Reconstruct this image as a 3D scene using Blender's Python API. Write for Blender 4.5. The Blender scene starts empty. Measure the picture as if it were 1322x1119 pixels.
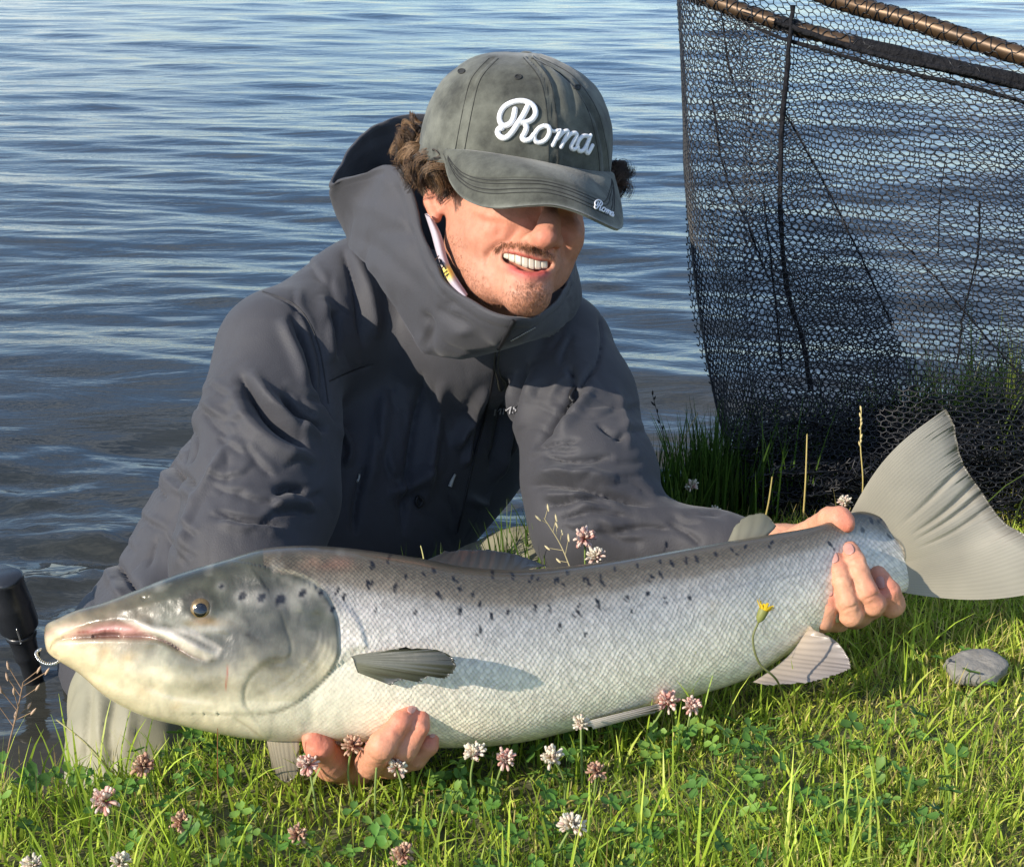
import bpy, math, random
import numpy as np
from mathutils import Vector
from mathutils.bvhtree import BVHTree

# ------------------------------------------------------------------ camera, world, sun, exposure
SC = bpy.context.scene
COL = SC.collection
PW, PH, FOC = 1322.0, 1119.0, 1900.0          # photo size and focal length in photo pixels
PITCH, CAMH = math.radians(20.0), 0.67
CP, SP = math.cos(PITCH), math.sin(PITCH)
cam_data = bpy.data.cameras.new('camera')
cam_data.sensor_fit = 'HORIZONTAL'; cam_data.sensor_width = 36.0
cam_data.lens = 36.0 * FOC / PW
cam_data.clip_start = 0.02; cam_data.clip_end = 3000
cam = bpy.data.objects.new('camera', cam_data)
cam.location = (0, 0, CAMH); cam.rotation_euler = (math.pi / 2 - PITCH, 0, 0)
COL.objects.link(cam); SC.camera = cam

SUN_EL, SUN_AZ = math.radians(27.0), math.radians(56.0)   # azimuth: left of straight-behind-the-camera
to_sun = Vector((-math.sin(SUN_AZ) * math.cos(SUN_EL), -math.cos(SUN_AZ) * math.cos(SUN_EL), math.sin(SUN_EL)))
world = bpy.data.worlds.new('World'); SC.world = world; world.use_nodes = True
wn = world.node_tree; wn.nodes.clear()
w_out = wn.nodes.new('ShaderNodeOutputWorld'); w_bg = wn.nodes.new('ShaderNodeBackground')
w_sky = wn.nodes.new('ShaderNodeTexSky'); w_sky.sky_type = 'NISHITA'; w_sky.sun_disc = False
w_sky.sun_elevation = SUN_EL; w_sky.sun_rotation = math.atan2(to_sun.x, to_sun.y)
w_sky.altitude = 50; w_sky.air_density = 1.0; w_sky.dust_density = 0.3; w_sky.ozone_density = 4.5
# thin scattered cloud over the whole sky
w_tc = wn.nodes.new('ShaderNodeTexCoord'); w_map = wn.nodes.new('ShaderNodeMapping')
w_map.inputs['Scale'].default_value = (1.0, 1.0, 5.0)
w_nz = wn.nodes.new('ShaderNodeTexNoise'); w_nz.inputs['Scale'].default_value = 2.6
w_nz.inputs['Detail'].default_value = 5; w_nz.inputs['Roughness'].default_value = 0.55
w_rmp = wn.nodes.new('ShaderNodeValToRGB')
w_rmp.color_ramp.elements[0].position = 0.46; w_rmp.color_ramp.elements[0].color = (0, 0, 0, 1)
w_rmp.color_ramp.elements[1].position = 0.72; w_rmp.color_ramp.elements[1].color = (0.6, 0.6, 0.6, 1)
w_mix = wn.nodes.new('ShaderNodeMix'); w_mix.data_type = 'RGBA'
w_mix.inputs['B'].default_value = (7.0, 7.2, 7.4, 1)
wn.links.new(w_tc.outputs['Generated'], w_map.inputs['Vector'])
wn.links.new(w_map.outputs['Vector'], w_nz.inputs['Vector'])
wn.links.new(w_nz.outputs['Fac'], w_rmp.inputs['Fac'])
wn.links.new(w_rmp.outputs['Color'], w_mix.inputs['Factor'])
wn.links.new(w_sky.outputs['Color'], w_mix.inputs['A'])
wn.links.new(w_mix.outputs['Result'], w_bg.inputs['Color'])
wn.links.new(w_bg.outputs['Background'], w_out.inputs['Surface'])
w_bg.inputs['Strength'].default_value = 0.15
sun_data = bpy.data.lights.new('sun', 'SUN'); sun_data.energy = 4.6; sun_data.angle = math.radians(0.55)
sun_data.color = (1.0, 0.90, 0.76)
sun = bpy.data.objects.new('sun', sun_data); COL.objects.link(sun)
sun.location = to_sun * 20
sun.rotation_euler = to_sun.to_track_quat('Z', 'Y').to_euler()
SC.view_settings.view_transform = 'Standard'; SC.view_settings.look = 'None'
SC.view_settings.gamma = 1.0; SC.view_settings.use_curve_mapping = False
SC.view_settings.exposure = 0.5
SC.render.engine = 'CYCLES'
SC.cycles.use_denoising = True; SC.cycles.max_bounces = 6; SC.cycles.transparent_max_bounces = 8
SC.cycles.caustics_reflective = False; SC.cycles.caustics_refractive = False
SC.cycles.sample_clamp_indirect = 4.0

rng = np.random.default_rng(7)
random.seed(7)

# ------------------------------------------------------------------ coordinates
# C(): photo pixel + distance along the view axis -> camera metres (X right, Y up, Z away); W(): camera metres -> world
def C(px, py, d):
    px, py, d = np.broadcast_arrays(np.asarray(px, float), np.asarray(py, float), np.asarray(d, float))
    return np.stack([(px - PW / 2) / FOC * d, -(py - PH / 2) / FOC * d, d], -1)
def W(c):
    c = np.asarray(c, float)
    return np.stack([c[..., 0], c[..., 2] * CP + c[..., 1] * SP, CAMH - c[..., 2] * SP + c[..., 1] * CP], -1)
def PX(c):
    c = np.asarray(c, float)
    return c[..., 0] / c[..., 2] * FOC + PW / 2, PH / 2 - c[..., 1] / c[..., 2] * FOC
def W2C(w):
    w = np.asarray(w, float); y = w[..., 1]; z = w[..., 2] - CAMH
    return np.stack([w[..., 0], y * SP + z * CP, y * CP - z * SP], -1)
def dz(py, z):                                   # distance at which a pixel row reaches world height z
    return (CAMH - z) / (SP + (np.asarray(py, float) - PH / 2) / FOC * CP)
def G(px, py, z=0.0):                            # pixel on the level z -> world point
    return W(C(px, py, dz(py, z)))

# ------------------------------------------------------------------ mesh helpers
def lin(r, g, b):
    f = lambda c: (c / 255 / 12.92) if c / 255 <= 0.04045 else ((c / 255 + 0.055) / 1.055) ** 2.4
    return np.array([f(r), f(g), f(b)])
def mesh_np(name, V, F, smooth=True):
    V = np.ascontiguousarray(V, dtype=np.float32)
    groups = F if isinstance(F, (list, tuple)) else [F]
    groups = [np.asarray(g, dtype=np.int32) for g in groups if len(g)]
    me = bpy.data.meshes.new(name)
    me.vertices.add(len(V)); me.vertices.foreach_set('co', V.ravel())
    idx = np.concatenate([g.ravel() for g in groups])
    tot = np.concatenate([np.full(len(g), g.shape[1], np.int32) for g in groups])
    st = np.concatenate([[0], np.cumsum(tot)[:-1]]).astype(np.int32)
    me.loops.add(len(idx)); me.loops.foreach_set('vertex_index', idx)
    me.polygons.add(len(tot)); me.polygons.foreach_set('loop_start', st)
    me.polygons.foreach_set('use_smooth', np.full(len(tot), smooth))
    me.update(calc_edges=True); me.validate()
    return me
def attr_col(me, name, col):
    a = me.color_attributes.new(name, 'FLOAT_COLOR', 'POINT')
    c = np.ones((len(me.vertices), 4), np.float32); c[:, :3] = col
    a.data.foreach_set('color', c.ravel())
def attr_f(me, name, val):
    a = me.attributes.new(name, 'FLOAT', 'POINT')
    a.data.foreach_set('value', np.ascontiguousarray(val, dtype=np.float32).ravel())
def attr_v2(me, name, uv):
    a = me.attributes.new(name, 'FLOAT_VECTOR', 'POINT')
    v = np.zeros((len(me.vertices), 3), np.float32); v[:, :2] = uv
    a.data.foreach_set('vector', v.ravel())
def link(name, me, mat, parent=None, base=None):
    o = bpy.data.objects.new(name, me); COL.objects.link(o)
    if me is not None and mat is not None and not me.materials: me.materials.append(mat)
    if parent is not None: o.parent = parent
    elif base is not None: o.location = base
    return o
ROOTS = {}
def tag(o, label=None, cat=None, group=None, kind=None):
    if label: o['label'] = label
    if cat: o['category'] = cat
    if group: o['group'] = group
    if kind: o['kind'] = kind
    return o
def thing(name, base, label, cat, group=None):
    o = bpy.data.objects.new(name, None); COL.objects.link(o); o.location = base
    o.empty_display_size = 0.05
    return tag(o, label, cat, group)
def part(name, V, F, mat, parent, base, smooth=True, col=None):
    me = mesh_np(name, np.asarray(V) - np.asarray(base), F, smooth)
    if col is not None: attr_col(me, 'Col', col)
    return link(name, me, mat, parent)
def catmull(P, n, closed=False):
    P = np.asarray(P, float); m = len(P)
    seg = m if closed else m - 1
    t = np.linspace(0, seg, n, endpoint=not closed); i = np.minimum(t.astype(int), seg - 1); f = (t - i)[:, None]
    g = (lambda k: P[k % m]) if closed else (lambda k: P[np.clip(k, 0, m - 1)])
    p0, p1, p2, p3 = g(i - 1), g(i), g(i + 1), g(i + 2)
    return 0.5 * (2 * p1 + (p2 - p0) * f + (2 * p0 - 5 * p1 + 4 * p2 - p3) * f ** 2 + (3 * p1 - p0 - 3 * p2 + p3) * f ** 3)
def grid_faces(nu, nv, wrap_v=False, wrap_u=False):
    iu = np.arange(nu if wrap_u else nu - 1); iv = np.arange(nv if wrap_v else nv - 1)
    a, b = np.meshgrid(iu, iv, indexing='ij'); a2 = (a + 1) % nu; b2 = (b + 1) % nv
    return np.stack([a * nv + b, a2 * nv + b, a2 * nv + b2, a * nv + b2], -1).reshape(-1, 4)
def tube(P, R, sides=6, caps=True):
    P = np.asarray(P, float); n = len(P); R = np.broadcast_to(np.asarray(R, float), (n,))
    T = np.gradient(P, axis=0); T /= np.linalg.norm(T, axis=1, keepdims=True) + 1e-12
    ref = np.array([0.3, 0.2, 1.0]) if abs(T[0, 2]) < 0.8 else np.array([1.0, 0.2, 0.1])
    u = np.cross(T[0], ref); u /= np.linalg.norm(u); U = []
    for k in range(n):
        u = u - T[k] * np.dot(u, T[k]); u /= np.linalg.norm(u) + 1e-12; U.append(u)
    U = np.array(U); B = np.cross(T, U)
    a = np.linspace(0, 2 * math.pi, sides, endpoint=False)
    V = P[:, None] + R[:, None, None] * (np.cos(a)[None, :, None] * U[:, None] + np.sin(a)[None, :, None] * B[:, None])
    V = V.reshape(-1, 3); F = [grid_faces(n, sides, wrap_v=True)]
    if caps:
        V = np.vstack([V, P[0], P[-1]]); k = np.arange(sides); k2 = (k + 1) % sides; e = n * sides
        F.append(np.vstack([np.stack([k2, k, np.full(sides, e)], -1),
                            np.stack([(n - 1) * sides + k, (n - 1) * sides + k2, np.full(sides, e + 1)], -1)]))
    return V, F
class MB:                                         # collects pieces of ONE part
    def __init__(s): s.V = []; s.F = {3: [], 4: []}; s.C = []; s.n = 0
    def add(s, V, F, col=None):
        V = np.asarray(V, float)
        for f in (F if isinstance(F, (list, tuple)) else [F]):
            f = np.asarray(f)
            if len(f): s.F[f.shape[1]].append(f + s.n)
        s.V.append(V); s.n += len(V)
        s.C.append(np.broadcast_to(np.array([1, 1, 1.]) if col is None else col, V.shape))
    def data(s): return np.vstack(s.V), [np.vstack(f) for f in s.F.values() if f], np.vstack(s.C)
    def part(s, name, mat, parent, base, smooth=True):
        V, F, c = s.data(); return part(name, V, F, mat, parent, base, smooth, c)
def prisms(A, B, r):                              # many straight three-sided strands
    T = B - A; L = np.linalg.norm(T, axis=1, keepdims=True) + 1e-9; T = T / L
    ref = np.where(np.abs(T[:, 1:2]) < 0.8, np.array([[0, 1, 0.]]), np.array([[1, 0, 0.]]))
    U = np.cross(T, ref); U /= np.linalg.norm(U, axis=1, keepdims=True); Bn = np.cross(T, U)
    r = np.broadcast_to(np.asarray(r, float), (len(A),))[:, None]; V = []
    for E in (A, B):
        for k in range(3):
            a = k * 2 * math.pi / 3; V.append(E + r * (math.cos(a) * U + math.sin(a) * Bn))
    V = np.stack(V, 1).reshape(-1, 3); o = np.arange(len(A))[:, None] * 6
    F = np.concatenate([o + np.array([[k, (k + 1) % 3, 3 + (k + 1) % 3, 3 + k]]) for k in range(3)])
    return V, F
def strands(P, r0, r1):                           # P: (n, k, 3) polylines -> three-sided tapered hairs
    n, k, _ = P.shape
    T = np.gradient(P, axis=1); T /= np.linalg.norm(T, axis=2, keepdims=True) + 1e-9
    U = np.cross(T, np.array([0.31, 0.84, 0.44])); U /= np.linalg.norm(U, axis=2, keepdims=True) + 1e-9
    B = np.cross(T, U); r = (np.linspace(1, 0, k)[None, :, None] * r0 + np.linspace(0, 1, k)[None, :, None] * r1)
    V = np.stack([P + r * (math.cos(a) * U + math.sin(a) * B) for a in (0, 2.094, 4.189)], 2).reshape(-1, 3)
    f = grid_faces(k, 3, wrap_v=True)
    F = (np.arange(n)[:, None, None] * (k * 3) + f[None]).reshape(-1, 4)
    return V, F
# numpy value noise
_perm = np.random.default_rng(3).random((32, 32, 32)).astype(np.float32)
def noise3(p, s=1.0):
    p = np.asarray(p, float) * s; i = np.floor(p).astype(int); f = p - i; f = f * f * (3 - 2 * f); i &= 31; j = (i + 1) & 31
    x0, y0, z0 = i[..., 0], i[..., 1], i[..., 2]; x1, y1, z1 = j[..., 0], j[..., 1], j[..., 2]
    fx, fy, fz = f[..., 0], f[..., 1], f[..., 2]
    L = lambda a, b, t: a + (b - a) * t
    return L(L(L(_perm[x0, y0, z0], _perm[x1, y0, z0], fx), L(_perm[x0, y1, z0], _perm[x1, y1, z0], fx), fy),
             L(L(_perm[x0, y0, z1], _perm[x1, y0, z1], fx), L(_perm[x0, y1, z1], _perm[x1, y1, z1], fx), fy), fz) * 2 - 1
def fbm(p, s=1.0, o=3):
    return sum(noise3(p + 7.3 * k, s * 2 ** k) * 0.5 ** k for k in range(o))
# distance of points (x, y) to a polyline: returns distance, signed side, parameter
def pdist(x, y, poly):
    poly = np.asarray(poly, float); best = np.full(x.shape, 1e9); sgn = np.zeros(x.shape); par = np.zeros(x.shape)
    n = len(poly) - 1
    for k in range(n):
        a, b = poly[k], poly[k + 1]; ab = b - a; l2 = max(ab @ ab, 1e-9)
        h = np.clip(((x - a[0]) * ab[0] + (y - a[1]) * ab[1]) / l2, 0, 1)
        ddx = x - a[0] - h * ab[0]; ddy = y - a[1] - h * ab[1]; d = np.hypot(ddx, ddy); m = d < best
        best = np.where(m, d, best); sgn = np.where(m, np.sign(ab[0] * ddy - ab[1] * ddx), sgn); par = np.where(m, (k + h) / n, par)
    return best, sgn, par
def groove(x, y, poly, w, amp, taper=True, cusp=False):
    poly = catmull(poly, max(8, len(poly) * 4)) if len(poly) > 2 else poly
    d, s, t = pdist(x, y, poly)
    e = np.exp(-(d / w) ** 2) if not cusp else np.exp(-np.abs(d) / (0.8 * w))
    if taper: e = e * np.clip(4 * np.minimum(t + 0.02, 1.02 - t), 0, 1)
    return amp * e
def step(x, y, poly, w, fall, amp):               # raised on the polyline's right-hand side (screen, y down: positive sign), fading away
    poly = catmull(poly, max(8, len(poly) * 4)) if len(poly) > 2 else poly
    d, s, t = pdist(x, y, poly); sd = d * s
    g = 1 / (1 + np.exp(-np.clip(sd / w, -30, 30)))
    return amp * g * np.exp(-(d / fall) ** 2)
def pmask(x, y, poly, soft):                      # soft polygon mask
    poly = np.asarray(poly, float); q = np.vstack([poly, poly[:1]]); ins = np.zeros(x.shape, bool)
    for k in range(len(poly)):
        (x1, y1), (x2, y2) = q[k], q[k + 1]
        c = ((y1 > y) != (y2 > y)) & (x < (x2 - x1) * (y - y1) / (y2 - y1 + 1e-12) + x1); ins ^= c
    d, _, _ = pdist(x, y, q); sd = np.where(ins, d, -d)
    return np.clip(sd / soft * 0.5 + 0.5, 0, 1)
# ------------------------------------------------------------------ implicit surfaces (camera metres)
def chain(pts):                                   # [(px, py, d, r_px), ...] -> round cones
    out = []
    for p, q in zip(pts[:-1], pts[1:]):
        out.append(('c', C(*p[:3]), C(*q[:3]), p[3] * p[2] / FOC, q[3] * q[2] / FOC))
    return out
def ball(px, py, d, rx, ry, rz):
    s = d / FOC
    return ('e', C(px, py, d), np.array([rx * s, ry * s, rz * s]))
def prim_eval(pr, p):
    if pr[0] == 'c':
        a, b = pr[1].astype(np.float32), pr[2].astype(np.float32); ba = b - a; pa = p - a
        h = np.clip(pa @ ba / max(ba @ ba, 1e-9), 0, 1)
        return np.sqrt(((pa - h[:, None] * ba) ** 2).sum(1)) - (pr[3] + (pr[4] - pr[3]) * h)
    q = p - pr[1].astype(np.float32); r = pr[2].astype(np.float32)
    k0 = np.sqrt(((q / r) ** 2).sum(1)); k1 = np.sqrt(((q / r ** 2) ** 2).sum(1)) + 1e-6
    return k0 * (k0 - 1) / k1
def sdf(groups, p):                               # groups: [(op, k, [prims])], op '+' smooth union, '-' smooth cut
    out = None
    for op, k, prs in groups:
        for pr in prs:
            v = prim_eval(pr, p)
            if out is None: out = v
            elif op == '+':
                h = np.clip(0.5 + 0.5 * (out - v) / k, 0, 1); out = out + (v - out) * h - k * h * (1 - h)
            else:
                h = np.clip(0.5 - 0.5 * (out + v) / k, 0, 1); out = out + (-v - out) * h + k * h * (1 - h)
    return out
def polygonise(groups, lo, hi, h):
    lo = np.asarray(lo, float); n = (np.ceil((np.asarray(hi) - lo) / (4 * h)).astype(int)) * 4 + 1
    ax = [lo[i] + h * np.arange(n[i]) for i in range(3)]
    cx = np.stack(np.meshgrid(*[a[::4] for a in ax], indexing='ij'), -1).reshape(-1, 3).astype(np.float32)
    cv = sdf(groups, cx).reshape([len(a[::4]) for a in ax])
    near = np.abs(cv) < 4 * h * 2.2
    nb = np.zeros(np.array(cv.shape) - 1, bool)
    for i in (0, 1):
        for j in (0, 1):
            for k in (0, 1):
                nb |= near[i:cv.shape[0] - 1 + i, j:cv.shape[1] - 1 + j, k:cv.shape[2] - 1 + k]
    val = np.repeat(np.repeat(np.repeat(cv, 4, 0), 4, 1), 4, 2)[:n[0], :n[1], :n[2]].astype(np.float32)
    m = np.zeros(val.shape, bool); up = np.repeat(np.repeat(np.repeat(nb, 4, 0), 4, 1), 4, 2)
    m[:-1, :-1, :-1] = up; m[1:, 1:, 1:] |= up
    I = np.nonzero(m)
    P = np.stack([ax[0][I[0]], ax[1][I[1]], ax[2][I[2]]], -1).astype(np.float32)
    val[I] = np.concatenate([sdf(groups, P[k:k + 400000]) for k in range(0, len(P), 400000)])
    s = val < 0
    act = np.zeros(np.array(val.shape) - 1, np.int8)
    for i in (0, 1):
        for j in (0, 1):
            for k in (0, 1):
                act += s[i:n[0] - 1 + i, j:n[1] - 1 + j, k:n[2] - 1 + k]
    cells = np.nonzero((act > 0) & (act < 8)); cid = np.full(act.shape, -1, np.int32); cid[cells] = np.arange(len(cells[0]))
    c = np.stack(cells, -1); acc = np.zeros((len(c), 3)); cnt = np.zeros(len(c))
    cor = [(i, j, k) for i in (0, 1) for j in (0, 1) for k in (0, 1)]
    for a in cor:
        for b in cor:
            if sum(b) - sum(a) == 1 and all(y >= x for x, y in zip(a, b)):
                va = val[c[:, 0] + a[0], c[:, 1] + a[1], c[:, 2] + a[2]]; vb = val[c[:, 0] + b[0], c[:, 1] + b[1], c[:, 2] + b[2]]
                x = (va < 0) != (vb < 0); t = np.where(x, va / (va - vb + 1e-12), 0)
                acc += np.where(x[:, None], np.array(a) + t[:, None] * (np.array(b) - np.array(a)), 0); cnt += x
    V = lo + h * (c + acc / cnt[:, None])
    quads = []
    for axis in range(3):
        sl = [slice(None)] * 3; s2 = [slice(None)] * 3; sl[axis] = slice(0, -1); s2[axis] = slice(1, None)
        E = np.nonzero(s[tuple(sl)] != s[tuple(s2)]); E = np.stack(E, -1)
        o1, o2 = [(1, 2), (2, 0), (0, 1)][axis]
        ok = (E[:, o1] > 0) & (E[:, o2] > 0) & (E[:, o1] < act.shape[o1]) & (E[:, o2] < act.shape[o2]); E = E[ok]
        def cell(da, db):
            q = E.copy(); q[:, o1] -= da; q[:, o2] -= db; return cid[q[:, 0], q[:, 1], q[:, 2]]
        Q = np.stack([cell(1, 1), cell(0, 1), cell(0, 0), cell(1, 0)], -1)
        fl = s[E[:, 0], E[:, 1], E[:, 2]]; Q[~fl] = Q[~fl][:, ::-1]; quads.append(Q)
    F = np.vstack(quads)
    return V, F[(F >= 0).all(1)]
def vnormals(V, F):
    a, b, c, d = (V[F[:, k]] for k in range(4)); n = np.cross(c - a, d - b); N = np.zeros_like(V)
    for k in range(4):
        for j in range(3): N[:, j] += np.bincount(F[:, k], n[:, j], len(V))
    return N / (np.linalg.norm(N, axis=1, keepdims=True) + 1e-12)
def smooth(V, F, it=2, lam=0.5):
    e = np.vstack([F[:, [0, 1]], F[:, [1, 2]], F[:, [2, 3]], F[:, [3, 0]]])
    for _ in range(it):
        S = np.stack([np.bincount(e[:, 0], V[e[:, 1], j], len(V)) + np.bincount(e[:, 1], V[e[:, 0], j], len(V)) for j in range(3)], -1)
        n = np.bincount(e[:, 0], minlength=len(V)) + np.bincount(e[:, 1], minlength=len(V))
        V = V + lam * (S / n[:, None] - V)
    return V
def bvh(Vc, F):
    return BVHTree.FromPolygons([tuple(v) for v in Vc], [tuple(int(i) for i in f) for f in F])
def cast(tree, px, py, off=0.0, default=1.4):     # pixels -> camera-metre points on a surface, lifted by off
    out = []
    for x, y in zip(np.ravel(px), np.ravel(py)):
        dr = Vector(C(x, y, 1.0)); L = dr.length; hit = tree.ray_cast(Vector((0, 0, 0)), dr / L)
        if hit[0] is None: out.append(C(x, y, default)); continue
        nrm = hit[1] if hit[1].dot(dr) < 0 else -hit[1]
        out.append(np.array(hit[0] + nrm * off))
    return np.array(out)

# ------------------------------------------------------------------ materials
def nd(nt, kind, **kw):
    n = nt.nodes.new(kind)
    for k, v in kw.items():
        if k in n.inputs: n.inputs[k].default_value = v
        else: setattr(n, k, v)
    return n
def material(name, base=(0.5, 0.5, 0.5), rough=0.6, metallic=0.0, attr=None, var=0.0, var_scale=20.0, bump=0.0, bump_scale=200.0,
             bump_dist=0.001, spec=0.5, sss=0.0, trans=0.0, sheen=0.0, weave=None, coat=0.0):
    m = bpy.data.materials.new(name); m.use_nodes = True; nt = m.node_tree; b = nt.nodes['Principled BSDF']; L = nt.links.new
    b.inputs['Base Color'].default_value = (*base, 1); b.inputs['Roughness'].default_value = rough; b.inputs['Metallic'].default_value = metallic
    b.inputs['Specular IOR Level'].default_value = spec; b.inputs['Coat Weight'].default_value = coat
    if sheen: b.inputs['Sheen Weight'].default_value = sheen
    if sss:
        b.inputs['Subsurface Weight'].default_value = sss; b.inputs['Subsurface Radius'].default_value = (0.6, 0.25, 0.12); b.inputs['Subsurface Scale'].default_value = 0.006
    tc = nd(nt, 'ShaderNodeTexCoord'); src = None
    if attr:
        a = nd(nt, 'ShaderNodeAttribute'); a.attribute_name = attr; src = a.outputs['Color']
    if var:
        nz = nd(nt, 'ShaderNodeTexNoise', Scale=var_scale, Detail=5.0, Roughness=0.6); L(tc.outputs['Object'], nz.inputs['Vector'])
        mr = nd(nt, 'ShaderNodeMapRange'); mr.inputs['From Min'].default_value = 0.25; mr.inputs['From Max'].default_value = 0.75
        mr.inputs['To Min'].default_value = 1 - var; mr.inputs['To Max'].default_value = 1 + var; L(nz.outputs['Fac'], mr.inputs['Value'])
        mx = nd(nt, 'ShaderNodeMix', data_type='RGBA', blend_type='MULTIPLY'); mx.inputs['Factor'].default_value = 1
        if src: L(src, mx.inputs['A'])
        else: mx.inputs['A'].default_value = (*base, 1)
        L(mr.outputs['Result'], mx.inputs['B']); src = mx.outputs['Result']
    if src: L(src, b.inputs['Base Color'])
    if bump:
        nz = nd(nt, 'ShaderNodeTexNoise', Scale=bump_scale, Detail=3.0); L(tc.outputs['Object'], nz.inputs['Vector'])
        bp = nd(nt, 'ShaderNodeBump', Strength=bump, Distance=bump_dist); L(nz.outputs['Fac'], bp.inputs['Height'])
        if weave:
            wv = nd(nt, 'ShaderNodeTexWave', Scale=weave, Distortion=0.4); L(tc.outputs['Object'], wv.inputs['Vector'])
            b2 = nd(nt, 'ShaderNodeBump', Strength=0.25, Distance=0.0004); L(wv.outputs['Fac'], b2.inputs['Height'])
            L(b2.outputs['Normal'], bp.inputs['Normal'])
        L(bp.outputs['Normal'], b.inputs['Normal'])
    if trans:
        t = nd(nt, 'ShaderNodeBsdfTranslucent'); ms = nd(nt, 'ShaderNodeMixShader'); ms.inputs[0].default_value = trans
        if src: L(src, t.inputs['Color'])
        else: t.inputs['Color'].default_value = (*base, 1)
        L(b.outputs[0], ms.inputs[1]); L(t.outputs[0], ms.inputs[2]); L(ms.outputs[0], nt.nodes['Material Output'].inputs['Surface'])
    return m
# ------------------------------------------------------------------ the bank and the water
WATER_Z = -0.13
edge_px = [(-60, 1040), (0, 1008), (95, 992), (200, 968), (330, 925), (480, 860), (620, 765), (730, 700), (850, 648), (950, 612), (1100, 560), (1322, 500), (1500, 470)]
EDGE = np.array([G(x, y)[:2] for x, y in edge_px])
d0 = EDGE[0] - EDGE[1]; d0 /= np.linalg.norm(d0); d1 = EDGE[-1] - EDGE[-2]; d1 /= np.linalg.norm(d1)
EDGE = np.vstack([EDGE[0] + np.array([-40, -6.0]), EDGE[0] + np.array([-1.5, -0.12]), EDGE, EDGE[-1] + d1 * 3, EDGE[-1] + np.array([60, 40.0])])
def bank_sd(x, y):                                # > 0 on the land side
    d, s, _ = pdist(x, y, EDGE); return -d * s
def ground_h(x, y):
    sd = bank_sd(x, y); p = np.stack([x, y, 0 * x], -1)
    t = np.clip((0.03 - sd) / 0.16, 0, 1); t = t * t * (3 - 2 * t)
    far = np.clip(-sd / 4, 0, 1)
    return 0.007 * fbm(p, 5.0, 3) - 0.36 * t - 1.2 * far
def spaced(c0, c1, fine, lo, hi):
    a = list(np.arange(c0, c1, fine)); s = fine; v = a[-1]
    while v < hi: s *= 1.35; v += s; a.append(v)
    s = fine; v = a[0]
    while v > lo: s *= 1.35; v -= s; a.insert(0, v)
    return np.array(a)
gx = spaced(-1.0, 1.3, 0.014, -70, 70); gy = spaced(0.5, 2.9, 0.014, -70, 90)
X, Y = np.meshgrid(gx, gy, indexing='ij'); Zg = ground_h(X, Y)
m_soil = material('soil', (0.11, 0.11, 0.05), 0.95, var=0.5, var_scale=30, bump=0.6, bump_scale=60, bump_dist=0.01)
ground = link('ground', mesh_np('ground', np.stack([X, Y, Zg], -1).reshape(-1, 3), grid_faces(len(gx), len(gy))), m_soil)
tag(ground, kind='structure')

# water: one sheet, tessellated finer near the bank, with real wavelets
rows = np.concatenate([np.arange(0.55, 6.0, 0.011), 6.0 * np.exp(np.linspace(0.0018, math.log(900 / 6.0), 900))])
cols = spaced(-2.2, 2.2, 0.022, -3.2, 3.2)
WX = cols[None, :] * np.maximum(rows[:, None] * 0.55, 1.0); WY = np.repeat(rows[:, None], len(cols), 1)
wr = np.random.default_rng(11); Hh = np.zeros_like(WX)
drift = fbm(np.stack([WX * 0.5, WY * 0.5, 0 * WX], -1), 1.0, 2)
for k in range(46):
    lam = 0.075 * (1.075 ** k); ang = wr.normal(0.12, 0.42); kx, ky = math.sin(ang), math.cos(ang)
    ph = wr.random() * 6.28; amp = 0.0027 * lam * (0.5 + wr.random()) * (1.0 if lam < 0.5 else 0.6)
    fade = np.clip(lam / (0.0042 * WY ** 1.0 * 2.2 + 1e-6) - 1, 0, 1)     # drop waves the mesh cannot carry
    Hh += amp * fade * np.sin((kx * WX + ky * WY) * 2 * math.pi / lam + ph + 2.2 * drift) * (1 + 0.7 * np.sin(WX * 1.3 + k) * np.cos(WY * 0.9 + 2 * k))
# choppy, stirred-up shallows around the kneeling man
cl = G(40, 740, WATER_Z); stir = np.exp(-(((WX - cl[0]) / 0.55) ** 2 + ((WY - cl[1]) / 0.42) ** 2))
pw = np.stack([WX, WY * 1.6, 0 * WX], -1)
near = WY < 6
Hh += np.where(near, stir * (0.012 * fbm(pw, 9, 3) + 0.0035 * (1 - np.abs(noise3(pw, 34)) * 2)), 0)
m_water = bpy.data.materials.new('river_water'); m_water.use_nodes = True; nt = m_water.node_tree; b = nt.nodes['Principled BSDF']

wa = nd(nt, 'ShaderNodeAttribute'); wa.attribute_name = 'Col'; nt.links.new(wa.outputs['Color'], b.inputs['Base Color'])
b.inputs['Roughness'].default_value = 0.045; b.inputs['IOR'].default_value = 1.333
tc = nd(nt, 'ShaderNodeTexCoord'); mp = nd(nt, 'ShaderNodeMapping'); mp.inputs['Scale'].default_value = (0.38, 1.0, 1.0); mp.inputs['Rotation'].default_value = (0, 0, 0.12)
nt.links.new(tc.outputs['Object'], mp.inputs['Vector'])
n1 = nd(nt, 'ShaderNodeTexNoise', Scale=9.0, Detail=5.0, Roughness=0.55, Distortion=0.5); n2 = nd(nt, 'ShaderNodeTexNoise', Scale=34.0, Detail=3.0, Roughness=0.6)
for n in (n1, n2): nt.links.new(mp.outputs['Vector'], n.inputs['Vector'])
b1 = nd(nt, 'ShaderNodeBump', Strength=1.0, Distance=0.0062); b2 = nd(nt, 'ShaderNodeBump', Strength=0.6, Distance=0.0016)
nt.links.new(n1.outputs['Fac'], b1.inputs['Height']); nt.links.new(n2.outputs['Fac'], b2.inputs['Height'])
nt.links.new(b1.outputs['Normal'], b2.inputs['Normal']); nt.links.new(b2.outputs['Normal'], b.inputs['Normal'])
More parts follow.
